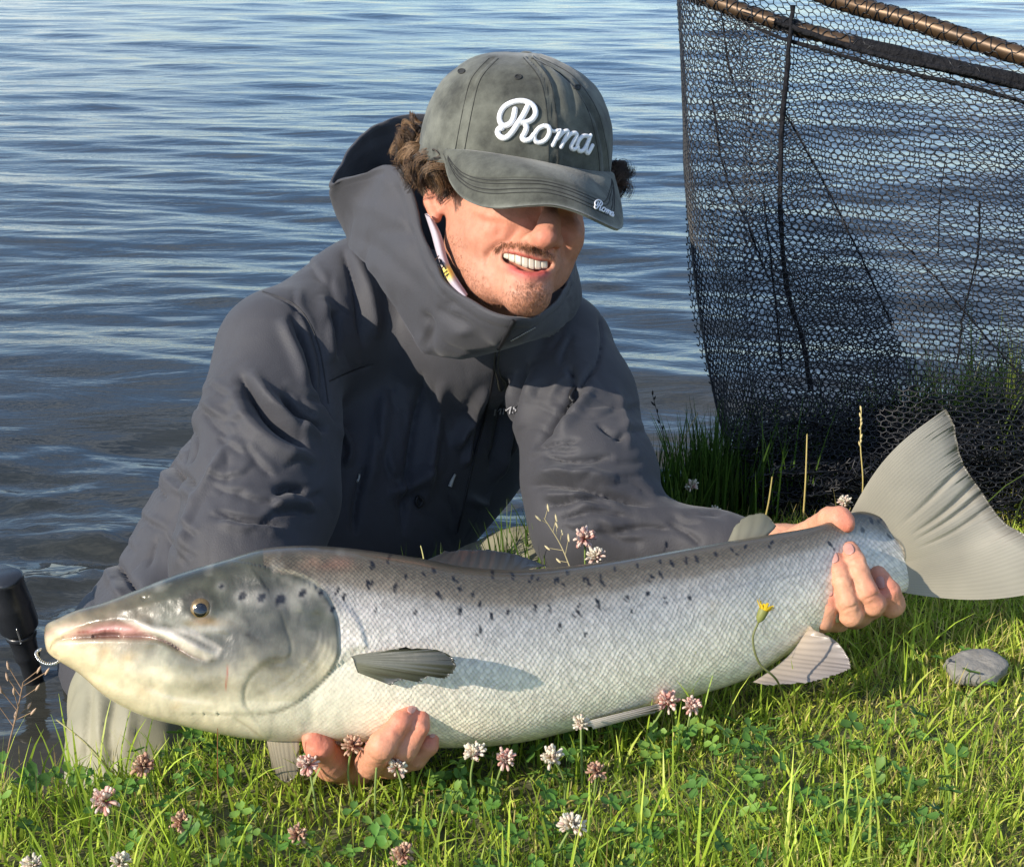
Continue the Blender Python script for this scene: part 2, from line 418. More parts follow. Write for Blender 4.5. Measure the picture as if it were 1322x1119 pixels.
water = link('water', mesh_np('water', np.stack([WX, WY, WATER_Z + Hh], -1).reshape(-1, 3), grid_faces(len(rows), len(cols))[:, ::-1]), m_water)
shal = np.exp(-np.clip(-bank_sd(WX, WY), 0, 50) / 0.55) * (0.8 + 0.4 * np.clip(fbm(np.stack([WX, WY, 0 * WX], -1), 3.0, 2), -1, 1))   # silt stirred up over the shallow bed
shal = np.clip(shal, 0, 1).reshape(-1, 1); attr_col(water.data, 'Col', np.array([0.020, 0.026, 0.028]) * (1 - shal) + np.array([0.060, 0.052, 0.034]) * shal)
tag(water, kind='structure')
# ------------------------------------------------------------------ the salmon
ST = np.array([
 (57, 818, 58, 830, 1.150, .003), (60, 806, 62, 842, 1.147, .012), (75, 798, 76, 853, 1.143, .020), (100, 787, 103, 870, 1.140, .026),
 (135, 777, 138, 900, 1.139, .031), (172, 763, 185, 924, 1.140, .036), (229, 741, 240, 938, 1.145, .042), (294, 721, 292, 949, 1.150, .047),
 (340, 708, 345, 956, 1.155, .050), (390, 704, 395, 957, 1.160, .052), (435, 706, 440, 957, 1.165, .054), (480, 711, 500, 960, 1.170, .056),
 (540, 720, 560, 965, 1.178, .057), (600, 731, 620, 964, 1.188, .057), (660, 735, 680, 957, 1.200, .055), (720, 732, 740, 943, 1.215, .053),
 (800, 722, 820, 924, 1.235, .049), (880, 709, 900, 898, 1.258, .044), (950, 697, 965, 876, 1.280, .040), (1000, 689, 1015, 846, 1.298, .036),
 (1050, 680, 1075, 808, 1.318, .031), (1085, 667, 1120, 783, 1.333, .023), (1112, 660, 1150, 768, 1.345, .0125), (1140, 668, 1172, 762, 1.353, .0065),
 (1166, 684, 1190, 738, 1.359, .0030), (1186, 702, 1196, 716, 1.362, .002)], float)
NS, NR = 760, 190
S = catmull(ST, NS); S[:, 5] = np.maximum(S[:, 5], 0.002)
th = np.linspace(0, 2 * math.pi, NR, endpoint=False)
cv = -np.cos(th); sv = np.sign(np.sin(th)) * np.abs(np.sin(th)) ** 0.56
Tt, Bb = S[:, 0:2], S[:, 2:4]; mid = (Tt + Bb) / 2; half = (Bb - Tt) / 2
fx = mid[:, None, 0] + half[:, None, 0] * cv; fy = mid[:, None, 1] + half[:, None, 1] * cv
vv = np.repeat(((cv + 1) / 2)[None], NS, 0)
front = np.abs(sv)[None] * np.ones((NS, 1))
bul = 1 + 0.02 * np.clip((vv - 0.45) / 0.4, 0, 1)                     # fuller below the middle
depth_off = S[:, None, 5] * sv[None] * bul
# relief of the head, in metres towards the flank's outside
Zh = lambda pts, s, ox, oy: [(x / s + ox, y / s + oy) for x, y in pts]
s5 = 1243 / 300.; s6 = 1279 / 320.
operc = Zh([(200, 172), (330, 200), (430, 250), (500, 330), (545, 440), (555, 560), (550, 630), (500, 720), (420, 800), (330, 870), (240, 910), (140, 925), (0, 925)], s6, 300, 690)
preop = Zh([(195, 305), (250, 390), (275, 470), (305, 570), (290, 640), (190, 665), (110, 720), (65, 800), (70, 880), (110, 935), (180, 1040)], s6, 300, 690)
cleith = Zh([(480, 300), (590, 360), (660, 440), (700, 560), (700, 590), (620, 610), (580, 640)], s6, 300, 690)
isth = Zh([(0, 940), (80, 990), (170, 1060)], s6, 300, 690)
branch = Zh([(880, 952), (960, 950), (1050, 955), (1243, 958)], s5, 40, 690)
mouth = Zh([(118, 590), (150, 565), (260, 550), (400, 545), (520, 545), (640, 548), (720, 570), (790, 610), (860, 650), (930, 670)], s5, 40, 690)
maxl = Zh([(560, 470), (620, 500), (700, 525), (800, 560), (900, 610), (990, 640)], s5, 40, 690)
pinkpoly = Zh([(180, 545), (260, 510), (360, 480), (450, 468), (540, 480), (620, 520), (650, 546), (480, 545), (330, 547)], s5, 40, 690)
slit = Zh([(335, 545), (400, 524), (475, 530), (480, 545)], s5, 40, 690)
snoutfold = Zh([(125, 575), (112, 610), (118, 640), (150, 660)], s5, 40, 690)
jawline = Zh([(150, 690), (300, 740), (450, 780), (640, 820), (820, 850), (960, 845), (1100, 830)], s5, 40, 690)
maxpoly = Zh([(470, 445), (560, 465), (640, 490), (760, 505), (860, 520), (960, 570), (1020, 610), (1000, 650), (940, 670), (860, 640), (780, 600), (700, 560), (600, 530)], s5, 40, 690)
suborb = Zh([(800, 480), (880, 520), (960, 560), (1010, 600)], s5, 40, 690)
x, y = fx, fy
dis = np.zeros_like(fx)
dis += step(x, y, operc, 2.0, 50, 0.0026)
dis += groove(x, y, operc, 2.2, -0.0013)
dis += step(x, y, preop, 3.0, 30, 0.0016) + groove(x, y, preop, 2.6, -0.0007)
dis += step(x, y, cleith, 2.5, 26, 0.0024) + groove(x, y, cleith, 3, -0.0010)
dis += groove(x, y, isth, 4.0, -0.0010) 
dis += groove(x, y, mouth, 3.4, -0.0058) + groove(x, y, maxl, 7.5, 0.0052)
dis += pmask(x, y, pinkpoly, 5) * -0.0030 + pmask(x, y, slit, 3) * -0.004
dis += groove(x, y, snoutfold, 2.6, -0.0026) + groove(x, y, jawline, 9, -0.0016) + groove(x, y, suborb, 3, -0.0012)
EYE = (258.5, 786.5)
re = np.hypot(x - EYE[0], y - EYE[1])
dis += 0.0040 * np.exp(-(re / 24) ** 2) - 0.0030 * np.exp(-(re / 11) ** 2) + 0.0007 * np.exp(-((np.hypot(x - 255, y - 781) - 20) / 6) ** 2)
dis += groove(x, y, Zh([(585, 330), (610, 345), (640, 330)], s5, 40, 690), 2.2, -0.0016)
hsel = np.clip((470 - x) / 60, 0, 1)
pn = np.stack([x * 0.02, y * 0.02, 0 * x], -1)
dis += hsel * 0.0011 * fbm(pn, 1.6, 3) + (1 - hsel) * 0.0008 * fbm(pn * 0.4, 1.3, 2)
oc = np.array(operc)
for k_, off in enumerate((9, 17, 26, 36)):
    arcp = [(px_ - off * 0.75, py_ - off * 0.55) for px_, py_ in operc[5:11]]
    dis += groove(x, y, arcp, 2.4, -0.00055)
for poly_, w_, a_ in [([(278, 792), (300, 800), (330, 822), (352, 828)], 3, -0.0008), ([(240, 806), (268, 818), (300, 822)], 3, -0.0008), ([(150, 790), (200, 778), (238, 766)], 6, 0.0010), ([(300, 760), (340, 752), (385, 752)], 5, -0.0006), ([(180, 880), (230, 900), (290, 905)], 4, -0.0007), ([(110, 860), (150, 885), (200, 905)], 5, -0.0006)]:
    dis += groove(x, y, poly_, w_, a_)
dis *= np.clip(front * 1.8, 0, 1)
Vc = C(fx, fy, S[:, None, 4] - depth_off - dis * np.sign(sv + 1e-9)[None])
Vf = np.vstack([Vc.reshape(-1, 3), Vc[0].mean(0), Vc[-1].mean(0)])
kk = np.arange(NR); k2 = (kk + 1) % NR
Ff = [grid_faces(NS, NR, wrap_v=True), np.vstack([np.stack([kk, k2, np.full(NR, NS * NR)], -1), np.stack([(NS - 1) * NR + k2, (NS - 1) * NR + kk, np.full(NR, NS * NR + 1)], -1)])]
# pigment, with light painted into the belly and shadow along the mouth
def ramp(v, ks, cs):
    cs = np.array([lin(*c) for c in cs]); return np.stack([np.interp(v, ks, cs[:, j]) for j in range(3)], -1)
nz1 = fbm(np.stack([x * 0.012, y * 0.03, 0 * x], -1), 1.0, 3); nz2 = fbm(np.stack([x * 0.05, y * 0.05, 0 * x + 3], -1), 1.0, 3)
vb = vv + 0.025 * nz1
body = ramp(vb, [0, .10, .185, .235, .34, .52, .70, .86, 1], [(74, 69, 57), (94, 88, 76), (120, 114, 104), (152, 150, 146), (176, 175, 174), (204, 201, 194), (228, 223, 210), (240, 233, 214), (236, 228, 206)])  # pale belly tones raised to stand in for light bounced off the grass
nz3 = fbm(np.stack([x * 0.022, y * 0.03, 0 * x + 8], -1), 1.0, 4); vh = vv + 0.035 * nz2 + 0.075 * nz3
head = ramp(vh, [0, .16, .30, .44, .54, .64, .78, 1], [(56, 56, 44), (66, 66, 52), (82, 82, 68), (104, 102, 88), (150, 146, 126), (198, 190, 162), (210, 201, 172), (204, 192, 160)])
snout_t = np.clip((210 - x) / 130, 0, 1)[..., None]
snout = ramp(vh, [0, .14, .30, .42, .55, 1], [(118, 106, 80), (140, 126, 98), (196, 168, 142), (202, 182, 152), (212, 197, 162), (206, 189, 150)])
headc = (head * (1 - snout_t) + snout * snout_t) * (1 + 0.22 * nz2[..., None] * np.clip(1.25 - vv * 1.6, 0, 1)[..., None])
# upper gill cover stays dark further down, jaw goes pale further up
opm = pmask(x, y, operc + [(230, 905), (240, 840), (300, 800), (300, 740)], 26)[..., None]
headc = headc * (1 - 0.75 * opm) + 0.75 * opm * ramp(vh, [0, .25, .44, .58, .70, .82, 1], [(46, 47, 40), (54, 55, 48), (62, 61, 56), (82, 79, 70), (136, 130, 110), (196, 189, 164), (208, 200, 174)])
dop, sop, _ = pdist(x, y, operc)
isbody = np.where((x > 352) & (y < 740), 1.0, np.where(x > 300, np.clip(0.5 - dop * sop / 6, 0, 1), 0.0))
isbody = np.where(x > 450, 1.0, isbody); isbody = np.where((x < 340), 0.0, isbody)
isbody = np.where(y > 905, np.clip((x - 270 + 25 * nz2) / 150, 0, 1), isbody)[..., None]
breast = np.clip((560 - x) / 120, 0, 1)[..., None] * np.clip((vv - 0.48) / 0.12, 0, 1)[..., None]
body = body * np.array([1.05, 1.0, 0.94])
bodyc = body * (1 - breast * 0.7) + breast * 0.7 * lin(222, 216, 194)
colr = headc * (1 - isbody) + bodyc * isbody
mm = lambda m, c: colr * (1 - m[..., None]) + lin(*c) * m[..., None]
colr = mm(pmask(x, y, maxpoly, 3) * 0.92, (222, 212, 196))
colr = mm(pmask(x, y, Zh([(740, 500), (850, 530), (930, 570), (990, 610), (960, 625), (880, 585), (800, 550)], s5, 40, 690), 5) * 0.85, (84, 82, 66))
colr = mm(pmask(x, y, pinkpoly, 5) * 0.85, (206, 150, 142)); colr = mm(pmask(x, y, slit, 3), (58, 26, 24))
for tx in np.linspace(258, 440, 9): colr = mm(np.exp(-(np.hypot((x - (tx / s5 + 40)) / 2.6, (y - (690 + (522 - 0.06 * (tx - 258)) / s5)) / 2.2)) ** 2) * 0.6, (150, 62, 56))
colr = mm(groove(x, y, mouth, 2.0, 0.9), (96, 58, 48))  # dark mouth line, with the shadow under the upper jaw painted in
for cx, cy, r, a in ((135, 843, 12, .5), (163, 850, 11, .5), (150, 860, 10, .35), (190, 893, 14, .3), (228, 772 + 138, 8, .35)):
    colr = mm(a * np.exp(-(np.hypot(x - cx, (y - cy) * 1.3) / r) ** 2) * (0.7 + 0.6 * nz2), (206, 166, 112))
colr = mm(0.92 * np.exp(-(np.hypot((x - 254) / 21, (y - 778) / 18)) ** 4), (50, 46, 36))
colr = mm(0.55 * np.exp(-(np.hypot((x - 268) / 20, (y - 803) / 6)) ** 2), (176, 138, 88)); colr = mm(0.6 * np.exp(-(np.hypot((x - 262) / 26, (y - 812) / 6)) ** 2), (206, 200, 190))
colr = mm(0.24 * np.exp(-(np.hypot((x - 425) / 42, (y - 727) / 9)) ** 2) * np.clip(0.6 + nz2, 0, 1), (176, 118, 96))
colr = mm(groove(x, y, operc[:5], 2.2, 0.55), (196, 184, 150)); colr = mm(groove(x, y, operc[5:], 1.5, 0.45), (120, 104, 78)); colr = mm(groove(x, y, preop, 1.6, 0.35), (120, 114, 92))
for k_, off in enumerate((9, 17, 26, 36)): colr = mm(groove(x, y, [(px_ - off * 0.75, py_ - off * 0.55) for px_, py_ in operc[5:11]], 2.0, 0.22), (150, 142, 116))
mot = fbm(np.stack([x * 0.035, y * 0.05, 0 * x + 25], -1), 1.0, 4); colr = colr * (1 + (0.30 * hsel * mot * np.clip((0.72 - vv) / 0.25, 0, 1))[..., None])
fine = fbm(np.stack([x * 0.14, y * 0.14, 0 * x + 5], -1), 1.0, 3); colr = colr * (1 + (0.10 * hsel * fine)[..., None])
colr = mm(hsel * np.clip(fbm(np.stack([x * 0.045, y * 0.045, 0 * x + 15], -1), 1.0, 3) - 0.25, 0, 1) * 0.5 * np.clip((0.62 - vv) / 0.2, 0, 1), (168, 164, 150))
colr = mm(groove(x, y, isth, 1.6, 0.4), (150, 132, 96))
colr = mm(groove(x, y, Zh([(1055, 690), (1048, 760), (1040, 840)], s5, 40, 690), 1.0, 0.8), (150, 74, 48))
colr = mm(groove(x, y, [(450, 762), (560, 780), (700, 790), (820, 783), (950, 757), (1060, 735), (1180, 700)], 1.3, 0.35, False), (120, 120, 122))
# spots
nz4 = fbm(np.stack([x * 0.16, y * 0.16, 0 * x + 2], -1), 1.0, 2)
def spot(cx, cy, rx, ry, a=1.0, tilt=0.35):
    global colr
    u = (x - cx) - tilt * (y - cy); q = np.hypot(u / rx, (y - cy) / ry) + 0.22 * nz4
    colr = mm(a * np.clip(2.5 - q * 1.9, 0, 1), (16, 16, 20))
for cx, cy, r in ((312.5, 769.5, 5.2), (337.5, 771, 5), (362, 773.5, 6.4), (391, 765, 5), (414, 765, 3.8), (429, 786, 3.6), (286, 757, 3)):
    colr = mm(0.35 * np.exp(-(np.hypot(x - cx, y - cy) / (r * 2.0)) ** 2), (168, 164, 160)); spot(cx, cy, r, r * 1.1, 1.0, -0.3)
s3 = 1322 / 560.
flank = Zh([(15, 298), (80, 283), (118, 300), (82, 348), (176, 362), (226, 355), (310, 335), (352, 335), (300, 248), (318, 252), (370, 260), (378, 255), (458, 253), (470, 258), (510, 245), (514, 265), (498, 320), (503, 335), (442, 335), (440, 355), (385, 395), (462, 422), (590, 308), (604, 353), (652, 298), (664, 245), (690, 236), (704, 310), (780, 310), (142, 408), (140, 330), (60, 252), (408, 235), (550, 222), (620, 212), (690, 200), (725, 205), (770, 192), (800, 188), (860, 178), (910, 166), (950, 155), (1030, 142), (1208, 147), (1305, 104), (180, 233), (240, 240)], s3, 560, 640)
flank += Zh([(545, 285), (580, 310), (738, 395), (945, 400), (700, 245), (720, 250), (840, 268), (895, 215), (988, 205), (1040, 185), (1055, 305), (1172, 280), (1240, 310), (1175, 390), (724, 155), (1280, 490), (810, 115)], s6, 300, 690)
flank += [(1121, 658), (1138, 668), (1114, 684), (1148, 692), (1125, 672)]
sr = np.random.default_rng(5)
for cx, cy in flank:
    if y.min() < cy: spot(cx, cy, 1.7 + sr.random() * 0.9, 2.6 + sr.random() * 1.9, 1.0, -0.5 + 1.3 * sr.random()); 
    if sr.random() < 0.4: spot(cx + sr.normal(0, 3), cy + 4 + sr.random() * 3, 1.8, 2.6, 0.9, 0.5)
colr = mm(np.clip((x - 1140) / 50, 0, 1) * 0.75, (178, 170, 150))
colr = np.clip(colr, 0.004, 0.9).reshape(-1, 3); colr = np.vstack([colr, colr[0], colr[-1]])
scale_w = np.clip((isbody[..., 0]) * np.clip((vv - 0.02) / 0.05, 0, 1), 0, 1)
scale_w *= 1 - 0.75 * breast[..., 0] * np.clip((vv - 0.5) / 0.2, 0, 1); scale_w = np.append(scale_w.ravel(), [0, 0])
arc = np.concatenate([[0], np.cumsum(np.hypot(*np.diff(mid, axis=0).T))])
hl = np.hypot(half[:, 0], half[:, 1])
au = np.repeat(arc[:, None], NR, 1); av = np.where(sv[None] >= 0, 1, -1) * (th[None] * np.where(th[None] <= math.pi, 1, 0) + (2 * math.pi - th[None]) * np.where(th[None] > math.pi, 1, 0)) / math.pi * hl[:, None] * 2.25
uvs = np.stack([au, av], -1).reshape(-1, 2); uvs = np.vstack([uvs, uvs[0], uvs[-1]])

m_fish = bpy.data.materials.new('salmon_skin'); m_fish.use_nodes = True; nt = m_fish.node_tree; b = nt.nodes['Principled BSDF']; L = nt.links.new
ca = nd(nt, 'ShaderNodeAttribute'); ca.attribute_name = 'Col'; ua = nd(nt, 'ShaderNodeAttribute'); ua.attribute_name = 'flank'; sa = nd(nt, 'ShaderNodeAttribute'); sa.attribute_name = 'scales'
def vm(op, a, bb=None, c=None):
    n = nt.nodes.new('ShaderNodeVectorMath'); n.operation = op
    L(a, n.inputs[0])
    if bb is not None:
        if hasattr(bb, 'links'): L(bb, n.inputs[1])
        else: n.inputs[1].default_value = bb
    return n
def mt(op, a, bb=None, c=None, clamp=False):
    n = nt.nodes.new('ShaderNodeMath'); n.operation = op; n.use_clamp = clamp
    for k, q in enumerate((a, bb, c)):
        if q is None: continue
        if hasattr(q, 'links'): L(q, n.inputs[k])
        else: n.inputs[k].default_value = q
    return n.outputs[0]
wob = nd(nt, 'ShaderNodeTexNoise', Scale=0.03, Detail=2.0); L(ua.outputs['Vector'], wob.inputs['Vector'])
wv = vm('SCALE', wob.outputs['Color']); wv.inputs['Scale'].default_value = 12.0
pos = vm('ADD', ua.outputs['Vector'], wv.outputs[0])
pos = vm('MULTIPLY', pos.outputs[0], (1 / 7.2, 1 / 6.6, 0))
def lattice(off):
    q = vm('ADD', pos.outputs[0], off); fr = vm('FRACTION', q.outputs[0]); c = vm('SUBTRACT', fr.outputs[0], (0.5, 0.5, 0)); ln = vm('LENGTH', c.outputs[0])
    sx = nt.nodes.new('ShaderNodeSeparateXYZ'); L(c.outputs[0], sx.inputs[0])
    fl = vm('FLOOR', q.outputs[0])
    h = mt('SUBTRACT', 0.55, ln.outputs['Value']); h = mt('ADD', h, mt('MULTIPLY', sx.outputs[0], 0.55))
    return h, fl
hA, fA = lattice((0, 0, 0)); hB, fB = lattice((0.5, 0.5, 0))
hh = mt('MAXIMUM', hA, hB); isA = mt('GREATER_THAN', hA, hB)
wnz = nd(nt, 'ShaderNodeTexWhiteNoise'); wnz.noise_dimensions = '3D'
mxv = nd(nt, 'ShaderNodeMix', data_type='VECTOR'); L(isA, mxv.inputs['Factor']); 
fB2 = vm('ADD', fB.outputs[0], (57.3, 11.7, 3)); L(fB2.outputs[0], mxv.inputs['A']); L(fA.outputs[0], mxv.inputs['B']); L(mxv.outputs['Result'], wnz.inputs['Vector'])
sw = sa.outputs['Fac']
hs = mt('MULTIPLY', hh, sw)
skn = nd(nt, 'ShaderNodeTexNoise', Scale=0.25, Detail=3.0); L(ua.outputs['Vector'], skn.inputs['Vector'])
htot = mt('ADD', hs, mt('MULTIPLY', skn.outputs['Fac'], 0.25))
bp = nd(nt, 'ShaderNodeBump', Strength=0.75, Distance=0.0011); L(htot, bp.inputs['Height']); L(bp.outputs['Normal'], b.inputs['Normal'])
shade = mt('ADD', mt('MULTIPLY', mt('SUBTRACT', hh, 0.33), 0.80), mt('MULTIPLY', mt('SUBTRACT', wnz.outputs['Value'], 0.5), 0.36))
shade = mt('ADD', mt('MULTIPLY', shade, sw), 1.0)
cm = nd(nt, 'ShaderNodeMix', data_type='RGBA', blend_type='MULTIPLY'); cm.inputs['Factor'].default_value = 1
L(ca.outputs['Color'], cm.inputs['A']); L(shade, cm.inputs['B']); L(cm.outputs['Result'], b.inputs['Base Color'])
L(mt('MULTIPLY', sw, 0.12), b.inputs['Metallic']); b.inputs['Roughness'].default_value = 0.36; b.inputs['Coat Weight'].default_value = 0.45; b.inputs['Coat Roughness'].default_value = 0.10
b.inputs['Subsurface Weight'].default_value = 0.05; b.inputs['Subsurface Scale'].default_value = 0.004

FB = W(C(600, 962, 1.188)); FB[2] = 0.0
salmon = mesh_np('salmon', W(Vf) - FB, Ff); attr_col(salmon, 'Col', colr); attr_f(salmon, 'scales', scale_w); attr_v2(salmon, 'flank', uvs)
fish = link('salmon', salmon, m_fish, None, FB)
tag(fish, 'large silver salmon with dark spots, held across the grass by the man', 'fish')
fish_tree = bvh(Vf, grid_faces(NS, NR, wrap_v=True))

# fins: (base polyline, tip polyline, depth at base and tip) -> two thin sheets with rays
def fin(name, base, tip, dbase, dtip, mat, col_b, col_t, nu=70, nv=26, rays=14, ridge=0.0012, thick=0.0022, bulge=0.0, wave=0.0, label=None, dark_edge=0.0, seed=0, creases=()):
    Bp = catmull(base, nu); Tp = catmull(tip, nu); u = np.linspace(0, 1, nu)[:, None]; v = np.linspace(0, 1, nv)[None]
    pxy = Bp[:, None] * (1 - v[..., None]) + Tp[:, None] * v[..., None]
    ax = Tp - Bp; nrm = np.stack([-ax[:, 1], ax[:, 0]], -1)
    pxy = pxy + (nrm * ((u - 0.5) * bulge))[:, None] * (np.sin(v * math.pi))[..., None]
    db = np.interp(u[:, 0], np.linspace(0, 1, len(dbase)), dbase)[:, None]; dt = np.interp(u[:, 0], np.linspace(0, 1, len(dtip)), dtip)[:, None]
    fr = np.random.default_rng(seed); ph = fr.random() * 6
    ray = np.abs(np.sin(u * math.pi * rays + 0.4 * np.sin(v * 3 + ph)))
    dd = db * (1 - v) + dt * v + wave * np.sin(v * 2.6 + u * 5 + ph) * v
    for uc, ac in creases: dd = dd + ac * np.exp(-((u - uc - 0.02 * np.sin(v * 4)) / 0.014) ** 2) * np.clip(v * 1.5 - 0.2, 0, 1)
    t2 = thick * (1 - 0.75 * v) * np.sqrt(np.clip(np.sin(np.clip(u, 0.004, 0.996) * math.pi), 0.02, 1)) / 2
    fl = fr.normal(0, 1, (nu, 1)) * 1.1 * v ** 6                       # ragged rim
    pxy[..., 0] += fl * 0.8; pxy[..., 1] += fl * 0.6
    A = C(pxy[..., 0], pxy[..., 1], dd - t2 - ridge * ray * (0.3 + 0.7 * v)); Bk = C(pxy[..., 0], pxy[..., 1], dd + t2 - ridge * ray * (0.3 + 0.7 * v))
    V = np.vstack([A.reshape(-1, 3), Bk.reshape(-1, 3)]); f = grid_faces(nu, nv); n0 = nu * nv
    rim = np.concatenate([np.arange(nv), np.arange(1, nu) * nv + nv - 1, (nu - 1) * nv + np.arange(nv - 2, -1, -1), np.arange(nu - 2, 0, -1) * nv]); r2 = np.roll(rim, -1)
    F = np.vstack([f[:, ::-1], f + n0, np.stack([rim, r2, r2 + n0, rim + n0], -1)])
    cb, ct = lin(*col_b), lin(*col_t); c = cb * (1 - v[..., None]) + ct * v[..., None]
    rk = 0.10 if rays > 40 else 0.24; c = c * (0.96 - rk / 2 + rk * ray[..., None] + 0.10 * fbm(np.stack([pxy[..., 0] * 0.03, pxy[..., 1] * 0.03, 0 * dd], -1), 1, 2)[..., None])
    if dark_edge: c = c * (1 - dark_edge * np.clip((v - 0.86) / 0.14, 0, 1)[..., None])
    c = np.vstack([c.reshape(-1, 3)] * 2)
    o = part(name, W(V), F, mat, fish, FB, True, c)
    if label: o['label'] = label
    return o
m_fin = material('fin_skin', attr='Col', rough=0.32, trans=0.28, spec=0.5, bump=0.15, bump_scale=180, coat=0.2)
m_find = material('dark_fin_skin', attr='Col', rough=0.34, spec=0.5, bump=0.15, bump_scale=180, coat=0.25)
fin('tail_fin', [(1096, 666), (1112, 668), (1140, 684), (1162, 700), (1168, 716), (1164, 732), (1152, 746), (1140, 760)],
    [(1221, 528), (1231, 548), (1238, 582), (1247, 605), (1267, 634), (1282, 657), (1299, 676), (1322, 689), (1360, 710), (1418, 742)],
    [1.346, 1.350, 1.352, 1.350], [1.37, 1.365, 1.36, 1.35, 1.345], m_fin, (172, 163, 140), (170, 166, 154), 260, 44, 58, 0.00022, 0.0034, 0.16, 0.006, dark_edge=0.55, creases=((.33, .0035), (.42, .005), (.47, .004), (.55, .003)), seed=1)
fin('pectoral_fin', [(452, 846), (456, 851), (458, 858), (462, 868)], [(520, 836), (560, 838), (581, 846), (588, 857), (584, 868), (572, 875), (556, 872), (540, 880), (522, 876), (504, 884)],
    [1.113, 1.110, 1.112], [1.106, 1.100, 1.101, 1.108], m_find, (104, 104, 90), (36, 38, 34), 90, 30, 13, 0.0003, 0.0030, 0.0, 0.003, 'dark grey side fin', seed=2)
fin('pectoral_fin', [(343, 950), (352, 955), (366, 956), (386, 952)], [(352, 992), (362, 1006), (374, 1008), (386, 994)],
    [1.150, 1.148], [1.152, 1.15], m_find, (150, 140, 122), (104, 96, 82), 60, 20, 9, 0.0004, 0.003, seed=3)
fin('pelvic_fin', [(760, 930), (762, 934), (764, 938), (766, 941)], [(850, 908), (852, 913), (848, 918), (838, 922)],
    [1.182, 1.186], [1.20, 1.205], m_fin, (214, 204, 188), (170, 158, 150), 30, 24, 6, 0.0008, 0.003, seed=4)
fin('anal_fin', [(1045, 806), (1025, 838), (1002, 860), (972, 880)], [(1050, 812), (1080, 828), (1097, 854), (1090, 866), (1046, 880), (988, 884)],
    [1.288, 1.268, 1.250], [1.270, 1.262, 1.252, 1.248], m_fin, (190, 174, 154), (150, 142, 138), 110, 30, 13, 0.0008, 0.0032, 0.0, 0.0025, seed=5)
fin('dorsal_fin', [(548, 724), (600, 737), (650, 739), (690, 733)], [(575, 712), (610, 709), (660, 714), (706, 730)],
    [1.185, 1.198, 1.212], [1.215, 1.225, 1.232], m_find, (70, 70, 66), (40, 42, 44), 50, 18, 12, 0.0008, 0.003, seed=6)
fin('adipose_fin', [(938, 702), (955, 698), (972, 695), (990, 692)], [(946, 684), (962, 667), (988, 664), (1003, 680)],
    [1.282, 1.295], [1.290, 1.300], m_find, (126, 122, 104), (104, 102, 86), 30, 18, 4, 0.0003, 0.006, seed=7)
# eye
m_iris = material('salmon_iris', (0.17, 0.11, 0.04), 0.25, 0.35, var=0.3, var_scale=400, coat=0.8)
m_pupil = material('salmon_pupil', (0.004, 0.004, 0.004), 0.06, coat=1.0)
ec = cast(fish_tree, [EYE[0]], [EYE[1]])[0]
def dome(c, r, hgt, nrm, n=20, m=8, inner=0.0):
    nrm = np.asarray(nrm, float); nrm /= np.linalg.norm(nrm); u = np.cross(nrm, [0, 1, 0.2]); u /= np.linalg.norm(u); w = np.cross(nrm, u)
    a = np.linspace(0, 2 * math.pi, n, endpoint=False); k = np.linspace(1, inner, m)
    P = c + (k[:, None, None] * r) * (np.cos(a)[None, :, None] * u + np.sin(a)[None, :, None] * w) + (hgt * np.sqrt(np.clip(1 - k ** 2, 0, 1)))[:, None, None] * nrm
    P = P.reshape(-1, 3); F = [grid_faces(m, n, wrap_v=True)]
    return P, F
en = np.array([-0.12, 0.12, -1.0])
P, Fd = dome(ec + np.array([0, 0, 0.0012]), 0.0092, 0.0044, en)
eye = part('eye', W(P), Fd, m_iris, fish, FB)
P, Fd = dome(ec + np.array([0.0002, 0, -0.0011]), 0.0064, 0.0024, en)
part('pupil', W(P), Fd, m_pupil, eye, FB)
# ------------------------------------------------------------------ the man: body (head, hands, trunk) as one mesh
head_g = [
 ('+', 0.02, [ball(662, 226, 1.475, 100, 112, 116), ball(668, 302, 1.430, 75, 80, 80)]),
 ('+', 0.022, chain([(612, 318, 1.452, 38), (640, 360, 1.410, 27), (676, 377, 1.372, 23)]) + chain([(724, 303, 1.445, 27), (706, 346, 1.412, 20), (684, 377, 1.372, 23)])),
 ('+', 0.016, [ball(679, 381, 1.362, 24, 20, 22), ball(638, 303, 1.394, 32, 24, 24), ball(734, 305, 1.402, 20, 24, 24), ball(686, 336, 1.374, 38, 28, 24)]),
 ('+', 0.010, chain([(712, 252, 1.380, 9), (709, 288, 1.352, 12), (704, 306, 1.340, 14)])),
 ('+', 0.010, [ball(703, 307, 1.342, 14, 12, 13), ball(684, 312, 1.355, 12, 10, 13), ball(719, 312, 1.357, 9, 9, 12)]),
 ('+', 0.012, chain([(640, 256, 1.398, 14), (690, 252, 1.390, 14), (738, 258, 1.398, 14)])),
 ('+', 0.02, chain([(638, 325, 1.49, 58), (618, 400, 1.545, 52)])),
 ('+', 0.006, chain([(560, 232, 1.478, 12), (556, 262, 1.465, 9), (562, 281, 1.455, 8)]) + chain([(566, 225, 1.47, 8), (572, 268, 1.452, 6)])),
]
lo = C(525, 440, 1.30); lo = np.array([C(520, 0, 1.5)[0], C(0, 470, 1.5)[1], 1.31]); hi = np.array([C(800, 0, 1.5)[0], C(0, 100, 1.5)[1], 1.62])
T0, T0F = polygonise(head_g, lo, hi, 0.005); tree0 = bvh(T0, T0F)
def face_d(pts): return [float(cast(tree0, [p[0]], [p[1]])[0][2]) for p in pts]
mline = [(651, 331, 5), (662, 337, 8), (674, 342, 9.5), (686, 345, 9.5), (699, 345, 8), (709, 341, 5)]
md = face_d(mline)
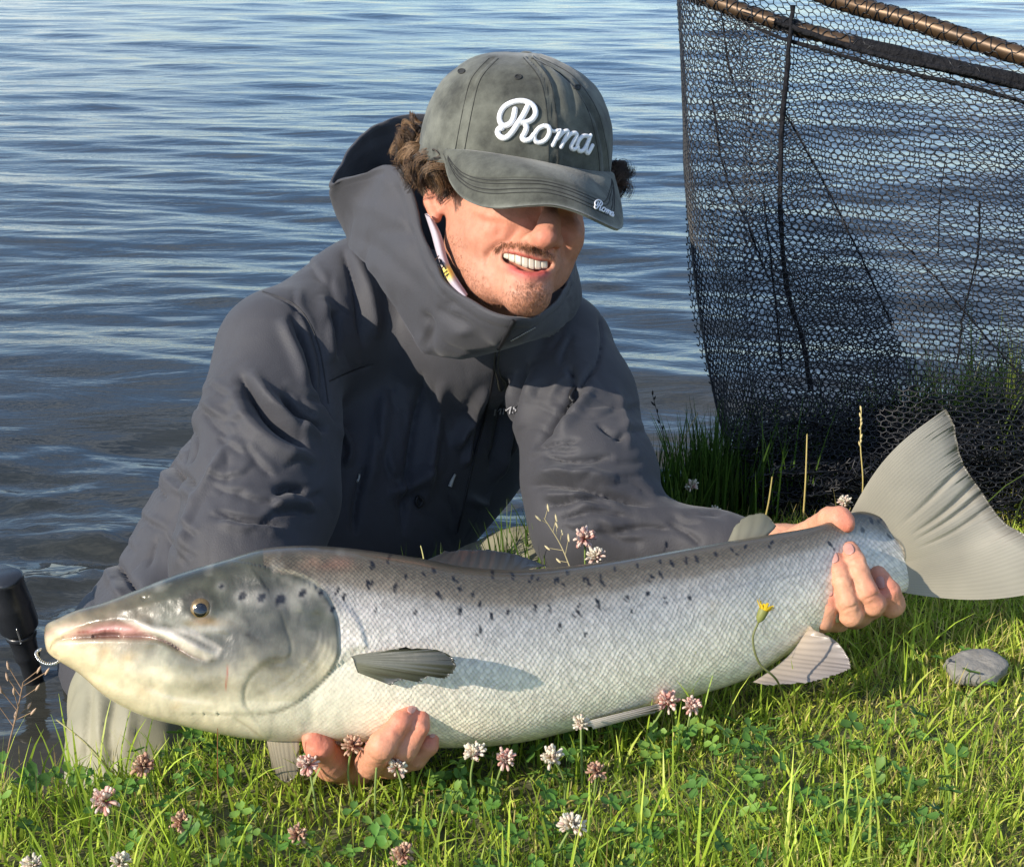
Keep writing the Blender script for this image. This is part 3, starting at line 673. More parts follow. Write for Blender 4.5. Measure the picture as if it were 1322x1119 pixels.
head_g.append(('-', 0.003, chain([(a[0], a[1], dq + 0.002, a[2]) for a, dq in zip(mline, md)]) + chain([(a[0], a[1], dq + 0.011, a[2]) for a, dq in zip(mline, md)])))
nd_ = face_d([(692, 321), (713, 321)])
head_g.append(('-', 0.003, chain([(692, 322, nd_[0], 3.6), (693, 317, nd_[0] + 0.006, 3)]) + chain([(714, 321, nd_[1], 3), (713, 316, nd_[1] + 0.006, 2.6)])))
HV, HF = polygonise(head_g, lo, hi, 0.0017)
HV = smooth(HV, HF, 2, 0.5); HN = vnormals(HV, HF)
x, y = PX(HV); fr = np.clip(-HN[:, 2] * 2 + 0.3, 0, 1) * (HV[:, 2] < 1.47)
dis = groove(x, y, [(670, 296), (655, 311), (640, 319), (630, 330), (627, 346)], 4.5, -0.0034)
dis += groove(x, y, [(724, 300), (730, 318), (726, 338)], 4, -0.002)
dis += groove(x, y, [(644, 327), (640, 324)], 3.5, -0.002)
dis += groove(x, y, [(646, 324), (662, 324), (682, 329), (706, 336)], 3.2, 0.0016)                       # upper lip
dis += groove(x, y, [(651, 338), (664, 351), (682, 358), (700, 356), (711, 347)], 5.6, 0.0042)             # lower lip
dis += groove(x, y, [(662, 364), (680, 370), (700, 366)], 5, -0.0022)
dis += groove(x, y, [(600, 262), (628, 278), (660, 282)], 5, -0.0016) + groove(x, y, [(612, 283), (640, 292), (664, 289)], 9, 0.0016)
dis += groove(x, y, [(696, 318), (698, 328)], 2.5, -0.0012)
dis += groove(x, y, [(684, 305), (680, 313), (684, 321)], 2.6, -0.0018)
dis += groove(x, y, [(589, 330), (603, 362), (630, 386)], 6, 0.0012)
dis += 0.0005 * fbm(HV, 160, 3)
HV = HV + HN * (dis * fr)[:, None]
HV = smooth(HV, HF, 1, 0.35)
skin = lin(192, 136, 112) * np.ones((len(HV), 1))
mk = lambda c, m, t: c * (1 - np.clip(m, 0, 1)[:, None]) + lin(*t) * np.clip(m, 0, 1)[:, None]
nzs = fbm(HV, 70, 3)
skin = mk(skin, 0.45 * np.exp(-(np.hypot((x - 640) / 34, (y - 300) / 22)) ** 2), (214, 128, 100))
skin = mk(skin, 0.5 * np.exp(-(np.hypot((x - 702) / 18, (y - 308) / 14)) ** 2), (212, 118, 96))
skin = mk(skin, 0.4 * np.exp(-(np.hypot((x - 735) / 20, (y - 300) / 26)) ** 2), (204, 120, 96))
skin = mk(skin, 0.5 * np.exp(-(np.hypot((x - 560) / 16, (y - 268) / 26)) ** 2), (222, 132, 108))
stub = np.maximum(groove(x, y, [(582, 300), (592, 345), (612, 375), (645, 396), (680, 402), (708, 385), (728, 350)], 24, 1.0, False), np.exp(-(np.hypot((x - 684) / 24, (y - 378) / 14)) ** 2) * 0.8)
skin = mk(skin, stub * (0.20 + 0.12 * nzs), (136, 92, 68))
skin = mk(skin, groove(x, y, [(640, 322), (660, 316), (684, 322), (712, 330)], 6, 0.34), (120, 74, 54))
lipm = np.maximum(groove(x, y, [(653, 338), (664, 350), (682, 357), (700, 355), (709, 348)], 6.5, 1.0), groove(x, y, [(650, 326), (664, 327), (684, 332), (704, 338)], 3.0, 0.8))
skin = mk(skin, lipm * 0.9, (190, 84, 80))
inm = pmask(x, y, [(648, 328), (664, 331), (686, 336), (708, 340), (702, 351), (684, 352), (664, 346)], 3) * (HN[:, 2] > -0.97)
skin = mk(skin, inm * (HN[:, 2] > -0.75), (96, 30, 30))
skin = skin * (1 + 0.06 * nzs[:, None])

hand_l = [('+', 0.006, chain([(1072, 760, 1.304, 10.5), (1068, 774, 1.299, 12.8), (1066, 785, 1.297, 12.4), (1060, 801, 1.300, 14.2), (1082, 800, 1.345, 16)])),
 ('+', 0.0022, chain([(1077, 721, 1.305, 11.5), (1083, 738, 1.298, 13.6), (1087, 752, 1.293, 13.0), (1094, 776, 1.291, 14.0), (1099, 793, 1.297, 15.8), (1108, 790, 1.355, 18)])),
 ('+', 0.0022, chain([(1097, 709, 1.310, 11), (1103, 723, 1.301, 13.8), (1109, 738, 1.295, 13.0), (1119, 763, 1.292, 14.2), (1127, 779, 1.299, 16.2), (1128, 778, 1.36, 18)])),
 ('+', 0.0022, chain([(1134, 742, 1.318, 12), (1146, 764, 1.310, 16), (1151, 780, 1.318, 17), (1140, 768, 1.37, 18)])),
 ('+', 0.014, chain([(1100, 785, 1.372, 26), (1090, 735, 1.398, 32), (1050, 706, 1.405, 28), (1005, 705, 1.408, 25), (930, 712, 1.43, 27)])),
 ('+', 0.0025, chain([(1010, 699, 1.388, 12), (1050, 681, 1.360, 13), (1072, 671, 1.332, 17), (1084, 671, 1.321, 17.5), (1092, 676, 1.316, 12)]))]
hand_r = [('+', 0.006, chain([(403, 951, 1.136, 14), (412, 962, 1.140, 18), (428, 985, 1.165, 21), (455, 990, 1.20, 22)])),
 ('+', 0.0022, chain([(535, 911, 1.130, 9), (517, 932, 1.120, 14), (494, 962, 1.118, 19), (478, 985, 1.150, 20)])),
 ('+', 0.0022, chain([(546, 908, 1.136, 10), (541, 938, 1.126, 13.5), (524, 966, 1.128, 16), (500, 985, 1.160, 18)])),
 ('+', 0.0022, chain([(559, 943, 1.146, 10), (553, 962, 1.142, 13), (536, 978, 1.150, 15), (510, 985, 1.175, 17)])),
 ('+', 0.012, chain([(500, 980, 1.185, 22), (455, 985, 1.20, 26), (440, 960, 1.25, 26), (415, 905, 1.29, 28), (385, 860, 1.33, 30)]))]
def bounds(groups, m=0.012):
    P = []
    for _, _, prs in groups:
        for pr in prs:
            if pr[0] == 'c': P += [pr[1] - pr[3], pr[1] + pr[3], pr[2] - pr[4], pr[2] + pr[4]]
            else: P += [pr[1] - pr[2], pr[1] + pr[2]]
    P = np.array(P); return P.min(0) - m, P.max(0) + m
LV, LF = polygonise(hand_l, *bounds(hand_l), 0.0015); LV = smooth(LV, LF, 2)
RV, RF = polygonise(hand_r, *bounds(hand_r), 0.0015); RV = smooth(RV, RF, 2)
def hand_skin(V, F, base, tips, pinks, wrinkles):
    N = vnormals(V, F); x, y = PX(V); fr = np.clip(-N[:, 2] * 2 + 0.2, 0, 1)
    d = 0.0004 * fbm(V, 200, 3)
    for poly, w, a in wrinkles: d = d + groove(x, y, poly, w, a) * fr
    V = V + N * d[:, None]
    c = lin(*base) * np.ones((len(V), 1))
    for cx, cy, r, a in pinks: c = mk(c, a * np.exp(-(np.hypot(x - cx, y - cy) / r) ** 2), (206, 104, 88))
    return V, c * (1 + 0.07 * fbm(V, 90, 3)[:, None])
LV, Lc = hand_skin(LV, LF, (204, 150, 120), [], [(1088, 668, 20, .45), (1096, 684, 14, .45), (1142, 760, 26, .5), (1080, 728, 12, .35), (1098, 714, 12, .35), (1070, 772, 14, .4)],
  [([(1056, 776), (1082, 781)], 1.8, -0.0010), ([(1070, 742), (1094, 735)], 1.8, -0.0010), ([(1071, 746), (1096, 739)], 1.6, -0.0007), ([(1092, 727), (1114, 719)], 1.8, -0.0010), ([(1093, 731), (1116, 723)], 1.6, -0.0007), ([(1084, 790), (1110, 780)], 2, -0.0009), ([(1114, 775), (1138, 766)], 2, -0.0009), ([(1134, 765), (1160, 758)], 2, -0.0008), ([(1078, 668), (1092, 664)], 2, -0.0006), ([(1070, 690), (1074, 672)], 3, -0.0008)])
RV, Rc = hand_skin(RV, RF, (202, 142, 114), [], [(410, 958, 26, .55), (515, 935, 22, .35), (540, 915, 16, .5), (556, 950, 16, .5)],
  [([(500, 938), (520, 950)], 2, -0.0006), ([(396, 960), (416, 972)], 2.5, -0.0007), ([(532, 940), (548, 944)], 2, -0.0005)])
trunk_g = [('+', 0.03, chain([(225, 850, 1.66, 80), (370, 690, 1.74, 85), (520, 530, 1.81, 90), (600, 440, 1.70, 36)]) +
   chain([(520, 490, 1.79, 55), (390, 480, 1.60, 46), (335, 680, 1.45, 48), (330, 770, 1.40, 38), (400, 880, 1.31, 28)]) + chain([(600, 490, 1.79, 55), (710, 465, 1.635, 42), (760, 640, 1.50, 42), (900, 708, 1.44, 26), (935, 712, 1.43, 26)]))]
TV, TF = polygonise(trunk_g, *bounds(trunk_g), 0.009)
PB = W(C(300, 900, 1.5)); PB[2] = -0.36
m_skin = material('skin', attr='Col', rough=0.56, sss=0.12, spec=0.34, bump=0.45, bump_scale=420, bump_dist=0.0008, var=0.12, var_scale=150)
bv = np.vstack([HV, LV, RV, TV]); o1, o2, o3 = len(HV), len(HV) + len(LV), len(HV) + len(LV) + len(RV)
bme = mesh_np('person', W(bv) - PB, np.vstack([HF, LF + o1, RF + o2, TF + o3]))
attr_col(bme, 'Col', np.clip(np.vstack([skin, Lc, Rc, np.ones((len(TV), 1)) * lin(210, 160, 130)]), 0.005, 0.9))
person = link('person', bme, m_skin, None, PB)
tag(person, 'kneeling man in dark grey hooded jacket and washed cap, smiling at his fish', 'person')
head_tree = bvh(HV, HF); handl_tree = bvh(LV, LF); handr_tree = bvh(RV, RF)

# teeth, eyes, nails
m_teeth = material('teeth_enamel', (0.52, 0.46, 0.36), 0.3, spec=0.5, coat=0.3)
tl_ = [(650, 328), (660, 332), (672, 336), (684, 339.5), (695, 341.5), (707, 341.5)]; tdp = np.array(face_d(tl_)); tt = catmull([(p[0], p[1], q_ + 0.0015) for p, q_ in zip(tl_, tdp)], 8)
tw = [8, 10.5, 12, 13.5, 13.5, 12, 9.5]
for k in range(7):
    a, bq = tt[k], tt[k + 1]; ctr = (a + bq) / 2; hw = (bq[0] - a[0]) * 0.505; hh2 = tw[k] * 0.50
    gu, gv = np.meshgrid(np.linspace(-1, 1, 11), np.linspace(-1, 1, 9), indexing='ij')
    sq = lambda q: np.sign(q) * np.abs(q) ** 0.8
    rr = np.maximum(np.abs(gu), np.abs(gv)); ln = np.hypot(gu, gv) + 1e-9; kx = gu; ky = np.where(gv > 0, gv * (1 - 0.16 * gu ** 4), gv)
    P = C(ctr[0] + kx * hw, ctr[1] + (bq[1] - a[1]) / 2 * gu + ky * hh2 + 0.5, ctr[2] + (bq[2] - a[2]) / 2 * gu + 0.0024 + 0.0012 * gu ** 6 + 0.0012 * np.clip(gv, 0, 1) ** 6)
    part('tooth', W(P.reshape(-1, 3)), grid_faces(11, 9), m_teeth, person, PB)
m_eye = material('eye_white', (0.55, 0.50, 0.46), 0.15, coat=0.6)
for ex, ey, ed in ((664, 268, 1.400), (727, 272, 1.404)):
    P, Fd = dome(C(ex, ey, ed), 0.011, 0.006, [0.1, -0.15, -1]); part('eye', W(P), Fd, m_eye, person, PB)
m_nail = material('fingernail', (0.50, 0.26, 0.21), 0.3, coat=0.2)
def nail(tree, cx, cy, rx, ry, rot):
    g1, g2 = np.meshgrid(np.linspace(0.05, 1, 6), np.linspace(0, 2 * math.pi, 18, endpoint=False), indexing='ij')
    ux = g1 * np.sign(np.cos(g2)) * np.abs(np.cos(g2)) ** 0.75 * rx; uy = g1 * np.sign(np.sin(g2)) * np.abs(np.sin(g2)) ** 0.75 * ry
    c, s = math.cos(rot), math.sin(rot); P = cast(tree, cx + c * ux - s * uy, cy + s * ux + c * uy, 0.0007, 1.3)
    P = P.reshape(6, 18, 3); back = P[-1:] + np.array([0, 0, 0.0012]); P = np.concatenate([P, back]).reshape(-1, 3)
    part('fingernail', W(P), grid_faces(7, 18, wrap_v=True), m_nail, person, PB)
nail(handl_tree, 1075.5, 719, 6, 8.5, -0.35); nail(handl_tree, 1096, 709, 6.5, 7.5, -0.45); nail(handl_tree, 1070.5, 762, 5.5, 8, 0.15); nail(handl_tree, 1137, 752, 5, 8, -0.2)
nail(handr_tree, 532, 914, 5, 7.5, 0.55); nail(handr_tree, 544, 909, 4.5, 7, 0.25); nail(handr_tree, 558, 946, 4.5, 6.5, 0.3)

# ------------------------------------------------------------------ jacket
jack_g = [
 ('+', 0.05, chain([(204, 818, 1.530, 68), (218, 850, 1.610, 126), (370, 700, 1.670, 166), (520, 535, 1.75, 172)]) + chain([(520, 560, 1.745, 150), (478, 690, 1.690, 104)])),
 ('+', 0.035, chain([(575, 430, 1.69, 104), (480, 402, 1.65, 88), (375, 452, 1.565, 82)]) + chain([(610, 430, 1.60, 95), (700, 447, 1.615, 74)])),
 ('+', 0.022, chain([(362, 462, 1.535, 84), (345, 560, 1.490, 90), (338, 640, 1.455, 96), (316, 726, 1.405, 88)])),
 ('+', 0.03, chain([(316, 726, 1.405, 86), (350, 820, 1.345, 62), (412, 905, 1.290, 46)])),
 ('+', 0.022, chain([(718, 455, 1.600, 74), (742, 520, 1.560, 76), (762, 620, 1.500, 84), (768, 672, 1.475, 78)])),
 ('+', 0.03, chain([(768, 680, 1.475, 72), (840, 702, 1.455, 52), (920, 708, 1.432, 42), (958, 710, 1.420, 38)])),
 ('+', 0.02, chain([(604, 424, 1.63, 72), (650, 430, 1.550, 50)])),
]
JV, JF = polygonise(jack_g, *bounds(jack_g), 0.0027)
JV = smooth(JV, JF, 2); JN = vnormals(JV, JF); x, y = PX(JV); fr = np.clip(-JN[:, 2] * 1.6 + 0.25, 0, 1) * (JV[:, 2] < 1.66)
d = np.zeros(len(JV))
for poly, w, a in [
  ([(339, 376), (384, 396), (411, 445), (424, 521), (437, 548)], 3.0, -0.0040), ([(437, 548), (452, 580), (446, 604)], 5, 0.006), ([(426, 492), (452, 480), (482, 470)], 2.5, -0.0022),
  ([(310, 485), (330, 520), (352, 545), (396, 577)], 8, -0.0125), ([(322, 478), (350, 520), (380, 548), (415, 562)], 9, 0.0075), ([(300, 500), (320, 545), (360, 580), (402, 594)], 11, 0.0060),
  ([(362, 506), (390, 535), (424, 556)], 7, -0.0105), ([(375, 404), (397, 445), (410, 490), (424, 524)], 6.5, -0.0085), ([(362, 410), (382, 455), (396, 500)], 8, 0.0050),
  ([(429, 400), (438, 430), (438, 462)], 7, -0.0070), ([(442, 322), (460, 378), (469, 448)], 8, -0.0060), ([(452, 318), (478, 380), (485, 440)], 9, 0.0050), ([(415, 380), (424, 430), (428, 470)], 8, 0.0045),
  ([(354, 640), (372, 630), (398, 636)], 6, -0.0080), ([(350, 652), (375, 644), (405, 652)], 8, 0.0055), ([(278, 658), (317, 669), (372, 676)], 5.5, -0.0050), ([(282, 672), (320, 682), (370, 686)], 8, 0.0035),
  ([(300, 560), (268, 620), (246, 660), (226, 735)], 6, 0.0034), ([(212, 586), (226, 606), (252, 628)], 7, -0.0070), ([(200, 600), (222, 624), (245, 640)], 8, 0.0045), ([(198, 622), (215, 645)], 5, -0.0045),
  ([(240, 545), (250, 570), (243, 600)], 6, -0.0060), ([(258, 500), (250, 530)], 5, -0.0055), ([(142, 715), (160, 742), (180, 765)], 6, -0.0080), ([(130, 722), (146, 750), (160, 775)], 7, 0.0045), ([(116, 752), (120, 790)], 4, -0.0030),
  ([(190, 625), (150, 680), (125, 740)], 2.2, -0.0015), ([(205, 690), (190, 735)], 5, -0.0020),
  ([(688, 578), (720, 572), (748, 569)], 4.5, -0.0060), ([(700, 588), (740, 594), (795, 588)], 5, -0.0065), ([(683, 628), (734, 626), (797, 640), (846, 652)], 5.5, -0.0085), ([(690, 612), (740, 610), (800, 620)], 8, 0.0060),
  ([(705, 655), (740, 644), (780, 640)], 4.5, -0.0050), ([(720, 672), (770, 660), (820, 668)], 5, -0.0045), ([(700, 640), (730, 640), (770, 652)], 7, 0.0040), ([(790, 690), (830, 680), (870, 684)], 5, -0.0040), ([(860, 672), (890, 690), (905, 705)], 5, -0.0035),
  ([(752, 505), (735, 520), (712, 545), (690, 575)], 5.5, -0.0095), ([(765, 500), (745, 530), (720, 560)], 8, 0.0055), ([(735, 470), (742, 495), (738, 512)], 5, -0.0060), ([(770, 470), (752, 496), (740, 512)], 4, -0.0050), ([(770, 545), (790, 560), (812, 566)], 5, -0.0040),
  ([(775, 400), (778, 440), (768, 480)], 3, -0.0030), ([(795, 500), (806, 540), (812, 580)], 5, 0.0030),
  ([(700, 470), (672, 540), (662, 600)], 12, 0.0055), ([(682, 470), (664, 540), (650, 610)], 5, -0.0085), ([(668, 476), (662, 530), (654, 580), (640, 622)], 6, 0.0085), ([(652, 480), (648, 540), (632, 610)], 6, -0.0060),
  ([(632, 500), (612, 530), (595, 560), (588, 580)], 7, 0.0095), ([(608, 540), (604, 580), (598, 602)], 4, 0.0060), ([(622, 540), (614, 590)], 5, -0.0050), ([(575, 490), (560, 570), (548, 650)], 8, 0.0060), ([(545, 480), (530, 580), (520, 690)], 8, -0.0070),
  ([(505, 640), (540, 620), (552, 600)], 9, 0.0080), ([(500, 500), (490, 560), (470, 640)], 10, 0.0050), ([(470, 600), (462, 640), (458, 690)], 7, -0.0050), ([(600, 640), (625, 650), (640, 640)], 6, 0.0040)]:
    d += groove(x, y, poly, w * (0.95 if a > 0 else 0.75), a * (1.5 if a > 0 else 1.9), True, a < 0)
cr = np.random.default_rng(77)
for cx0, cx1, cy0, cy1, ang, n_, L_, a_ in [(270, 420, 500, 600, 0.75, 12, 55, 1.0), (260, 420, 600, 690, 0.12, 12, 60, 1.0), (120, 250, 560, 760, 0.9, 14, 45, 0.9), (690, 830, 520, 640, -0.05, 14, 60, 1.0), (720, 930, 640, 700, 0.25, 12, 55, 0.9), (380, 460, 330, 470, 1.25, 7, 60, 0.8), (690, 780, 440, 520, -0.8, 6, 40, 0.8), (480, 640, 480, 690, 1.35, 12, 70, 0.7)]:
    for _ in range(n_):
        c0 = np.array([cr.uniform(cx0, cx1), cr.uniform(cy0, cy1)]); an = ang + cr.normal(0, 0.22); ln_ = L_ * cr.uniform(0.5, 1.2); u0 = np.array([math.cos(an), math.sin(an)]); v0 = np.array([-u0[1], u0[0]]); bow = cr.normal(0, 0.10) * ln_
        pl = [c0 - u0 * ln_ / 2, c0 + v0 * bow, c0 + u0 * ln_ / 2]
        sel = (np.abs(x - c0[0]) < ln_ + 25) & (np.abs(y - c0[1]) < ln_ + 25)
        am = a_ * cr.uniform(0.6, 1.3)
        d[sel] += groove(x[sel], y[sel], pl, 4.2, -0.0036 * am, True, True) + groove(x[sel], y[sel], [q - v0 * 7 for q in pl], 6, 0.0020 * am)
wq = JV + 0.03 * np.stack([noise3(JV, 13), noise3(JV + 3, 13), noise3(JV + 6, 13)], -1)
zone = np.clip(groove(x, y, [(300, 520), (330, 600), (400, 640)], 70, 1.0, False) + groove(x, y, [(200, 610), (150, 720)], 60, 0.8, False) + groove(x, y, [(740, 520), (750, 620), (840, 670)], 60, 1.0, False) + groove(x, y, [(420, 380), (450, 470)], 40, 0.5, False), 0.25, 1)
rid = lambda s_, st_: (1 - np.abs(noise3(wq * np.array(st_), s_))) ** 5
d += zone * (0.0016 * rid(15, (1, 1.5, 1)) - 0.0024 * rid(20, (1.4, 1, 1)) + 0.0007 * rid(50, (1, 1, 1)))
d += 0.0013 * fbm(JV, 11, 3) + 0.0005 * fbm(JV, 45, 2)
JV = JV + JN * (d * fr)[:, None]; JV = smooth(JV, JF, 1, 0.2)
m_jack = material('jacket_fabric', (0.047, 0.047, 0.054), 0.64, var=0.14, var_scale=9, bump=0.5, bump_scale=700, bump_dist=0.0007, spec=0.3, sheen=0.12)
jacket = part('jacket', W(JV), JF, m_jack, person, PB); jacket['label'] = 'dark slate grey waterproof jacket'
jack_tree = bvh(JV, JF)
# hood: loft from rim to neck base
hood_rim = [(668, 411, 1.352), (625, 396, 1.362), (590, 375, 1.385), (563, 340, 1.410), (546, 300, 1.435), (534, 250, 1.458), (523, 221, 1.475), (500, 216, 1.500), (450, 231, 1.543), (430, 237, 1.560), (437, 221, 1.580), (455, 190, 1.615), (484, 161, 1.640), (545, 147, 1.665), (640, 168, 1.670), (715, 250, 1.63), (738, 338, 1.565), (724, 378, 1.475), (700, 402, 1.390)]
hood_base = [(655, 452, 1.450), (590, 461, 1.455), (550, 455, 1.460), (520, 405, 1.482), (488, 360, 1.505), (462, 332, 1.540), (450, 318, 1.580), (447, 314, 1.605), (447, 311, 1.625), (450, 309, 1.650), (458, 310, 1.675), (485, 320, 1.72), (530, 360, 1.73), (600, 385, 1.735), (680, 400, 1.71), (730, 412, 1.665), (748, 408, 1.60), (732, 420, 1.535), (698, 434, 1.475)]
nH = 170; rmv = catmull(hood_rim, nH, True); bsv = catmull(hood_base, nH, True)
# keep the sharp corner of the folded rim
rc, bc = C(*rmv.T), C(*bsv.T); nv = 34; t = np.linspace(0, 1, nv)[None, :, None]
cen = np.array(C(640, 300, 1.52)); axis = (bc - rc); outw = (rc + bc) / 2 - cen; outw -= axis * (np.sum(outw * axis, 1) / np.sum(axis * axis, 1))[:, None]; outw /= np.linalg.norm(outw, axis=1, keepdims=True)
HDc = rc[:, None] * (1 - t) + bc[:, None] * t + outw[:, None] * 0.009 * np.sin(t * math.pi) ** 0.8
hx, hy = PX(HDc); hd = 0.003 * fbm(HDc, 16, 3)
for poly, w, a in [([(445, 262), (500, 275), (540, 300)], 9, 0.0020), ([(450, 300), (500, 330), (550, 380)], 9, -0.0025), ([(560, 400), (600, 420), (640, 430)], 6, -0.0045), ([(545, 405), (556, 425), (548, 450)], 5, -0.0060), ([(580, 430), (620, 425), (650, 442)], 6, 0.0040), ([(562, 390), (585, 372)], 2, -0.0016), ([(572, 398), (590, 392)], 3, -0.003), ([(540, 430), (552, 460)], 5, 0.004)]:
    hd = hd + groove(hx, hy, poly, w, a)
tq = t[..., 0]
hd = hd - 0.0016 * np.exp(-((tq - 0.13) / 0.022) ** 2) + 0.0010 * np.exp(-((tq - 0.07) / 0.04) ** 2)
wq2 = HDc + 0.03 * np.stack([noise3(HDc, 13), noise3(HDc + 3, 13), noise3(HDc + 6, 13)], -1)
hd = hd + 0.0042 * (1 - np.abs(noise3(wq2, 13))) ** 5 - 0.0030 * (1 - np.abs(noise3(wq2 + 5, 20))) ** 5
HDc = HDc + outw[:, None] * hd[..., None]
def two_sided(A, off, closed_u=True):             # thick cloth from a sheet (nu, nv, 3)
    nu, nv2 = A.shape[:2]; du = np.roll(A, -1, 0) - np.roll(A, 1, 0) if closed_u else np.gradient(A, axis=0); dv = np.gradient(A, axis=1)
    N = np.cross(du, dv); N /= np.linalg.norm(N, axis=2, keepdims=True) + 1e-12
    B = A + N * off; f = grid_faces(nu, nv2, wrap_u=closed_u); n0 = nu * nv2
    F = [f[:, ::-1], f + n0]; k = np.arange(nu if closed_u else nu - 1); k2 = (k + 1) % nu
    for e in (0, nv2 - 1): F.append(np.stack([k * nv2 + e, k2 * nv2 + e, k2 * nv2 + e + n0, k * nv2 + e + n0], -1))
    if not closed_u:
        j = np.arange(nv2 - 1)
        for e in (0, (nu - 1) * nv2): F.append(np.stack([e + j, e + j + 1, e + j + 1 + n0, e + j + n0], -1))
    return np.vstack([A.reshape(-1, 3), B.reshape(-1, 3)]), np.vstack(F)
V, F = two_sided(HDc, 0.003)
hood = part('hood', W(V), F, m_jack, jacket, PB); hood['label'] = 'open hood and high collar'
hood_tree = bvh(V, F)
# zip, cords, tabs, lettering
m_metal = material('zip_metal', (0.35, 0.34, 0.33), 0.3, 0.9, var=0.2, var_scale=300)
m_black = material('black_trim', (0.012, 0.012, 0.014), 0.5, var=0.2, var_scale=100)
m_cord = material('zip_cord', (0.03, 0.03, 0.022), 0.7, var=0.3, var_scale=200)
m_tab = material('pale_pull_tab', (0.42, 0.42, 0.38), 0.5, var=0.2, var_scale=200)
def drape(tree, pts, r, off=0.001, n=40, sides=6):
    q = catmull(np.array(pts, float), n) if len(pts) > 2 else np.linspace(pts[0], pts[1], n)
    P = cast(tree, q[:, 0], q[:, 1], off); z = P[:, 2]; z2 = np.convolve(np.pad(z, 3, 'edge'), np.ones(7) / 7, 'valid'); zz = np.minimum(z, z2)
    return W(C(q[:, 0], q[:, 1], zz)), r
mb = MB()
for pts, r in [([(640, 452), (638, 470), (641, 484), (646, 500)], 0.0009), ([(645, 452), (643, 470), (646, 484), (652, 498)], 0.0009), ([(646, 486), (653, 494), (652, 503), (646, 504), (643, 492)], 0.0013)]:
    P, r = drape(jack_tree, pts, r, 0.006); mb.add(*tube(P, r, 6))
mb.part('zip_cord', m_cord, jacket, PB)
mb = MB()
P, r = drape(jack_tree, [(640, 453), (644, 449), (648, 447)], 0.0018, 0.008, 8); mb.add(*tube(P, r, 6)); mb.part('zip_slider', m_metal, jacket, PB); mb = MB()
for k in range(14):
    q = np.array([660, 439]) + (np.array([689, 423]) - np.array([660, 439])) * k / 13
    c = cast(hood_tree, [q[0]], [q[1]], 0.0008, 1.42)[0]; P, Fd = dome(c, 0.0010, 0.0011, [0, 0.1, -1], 8, 4); mb.add(W(P), Fd)
mb.part('zip_teeth', m_metal, jacket, PB)['kind'] = 'stuff'
mb = MB()
for pts, r in [([(425, 492), (452, 480), (482, 470)], 0.0006), ([(339, 376), (384, 396), (411, 445), (424, 521)], 0.0006), ([(640, 460), (630, 520), (610, 600), (590, 690)], 0.0014)]:
    P, r = drape(jack_tree, pts, r, 0.0002); mb.add(*tube(P, r, 5))
mb.part('seam', m_black, jacket, PB)
P, r = drape(hood_tree, [(664, 413), (655, 430), (644, 450)], 0.0022, 0.0006, 20); V_, F_ = tube(P, 0.0022, 8); part('zip_tape', V_, F_, m_black, jacket, PB)
mb = MB(); P, r = drape(jack_tree, [(588, 612), (584, 620), (581, 628)], 0.0022, 0.004, 10); mb.add(*tube(P, np.linspace(0.0012, 0.0026, 10), 6)); mb.part('pull_tab', m_tab, jacket, PB)
mb = MB(); P, r = drape(jack_tree, [(464, 612), (463, 618), (461, 622)], 0.0012, 0.003, 8); mb.add(*tube(P, 0.0012, 6)); mb.part('pull_tab', m_tab, jacket, PB)
mb = MB(); P, r = drape(jack_tree, [(540, 640), (546, 646), (541, 654), (537, 647), (540, 640)], 0.0016, 0.004, 16); mb.add(*tube(P, 0.0018, 6)); mb.part('cord_toggle', m_black, jacket, PB)
mb = MB(); P, r = drape(jack_tree, [(742, 500), (736, 512), (741, 520), (733, 526)], 0.0022, 0.003, 14); mb.add(*tube(P, 0.002, 6)); mb.part('cord_toggle', m_black, jacket, PB)
m_logo = material('grey_print', (0.42, 0.42, 0.44), 0.5)
def text_mesh(body, to_px, tree, off, name, mat, parent, shear=0.0):
    cu = bpy.data.curves.new('lettering', 'FONT'); cu.body = body; cu.extrude = 0.0; cu.offset = 0.0; cu.resolution_u = 3
    ob = bpy.data.objects.new('lettering', cu); COL.objects.link(ob); dg = bpy.context.evaluated_depsgraph_get(); me = ob.evaluated_get(dg).to_mesh()
    V = np.array([v.co[:] for v in me.vertices]); tris = []
    for p in me.polygons:
        vs = list(p.vertices)
        for k in range(1, len(vs) - 1): tris.append((vs[0], vs[k], vs[k + 1]))
    ob.evaluated_get(dg).to_mesh_clear(); bpy.data.objects.remove(ob); bpy.data.curves.remove(cu)
    V[:, 0] += shear * V[:, 1]; q = to_px(V[:, 0], V[:, 1]); P = cast(tree, q[0], q[1], off)
    return part(name, W(P), np.array(tris), mat, parent, PB, False)
text_mesh('MMS', lambda u, v: (635 + u * 16.5, 536 - 2.0 * u - v * 13), jack_tree, 0.0016, 'lettering', m_logo, jacket, 0.15)

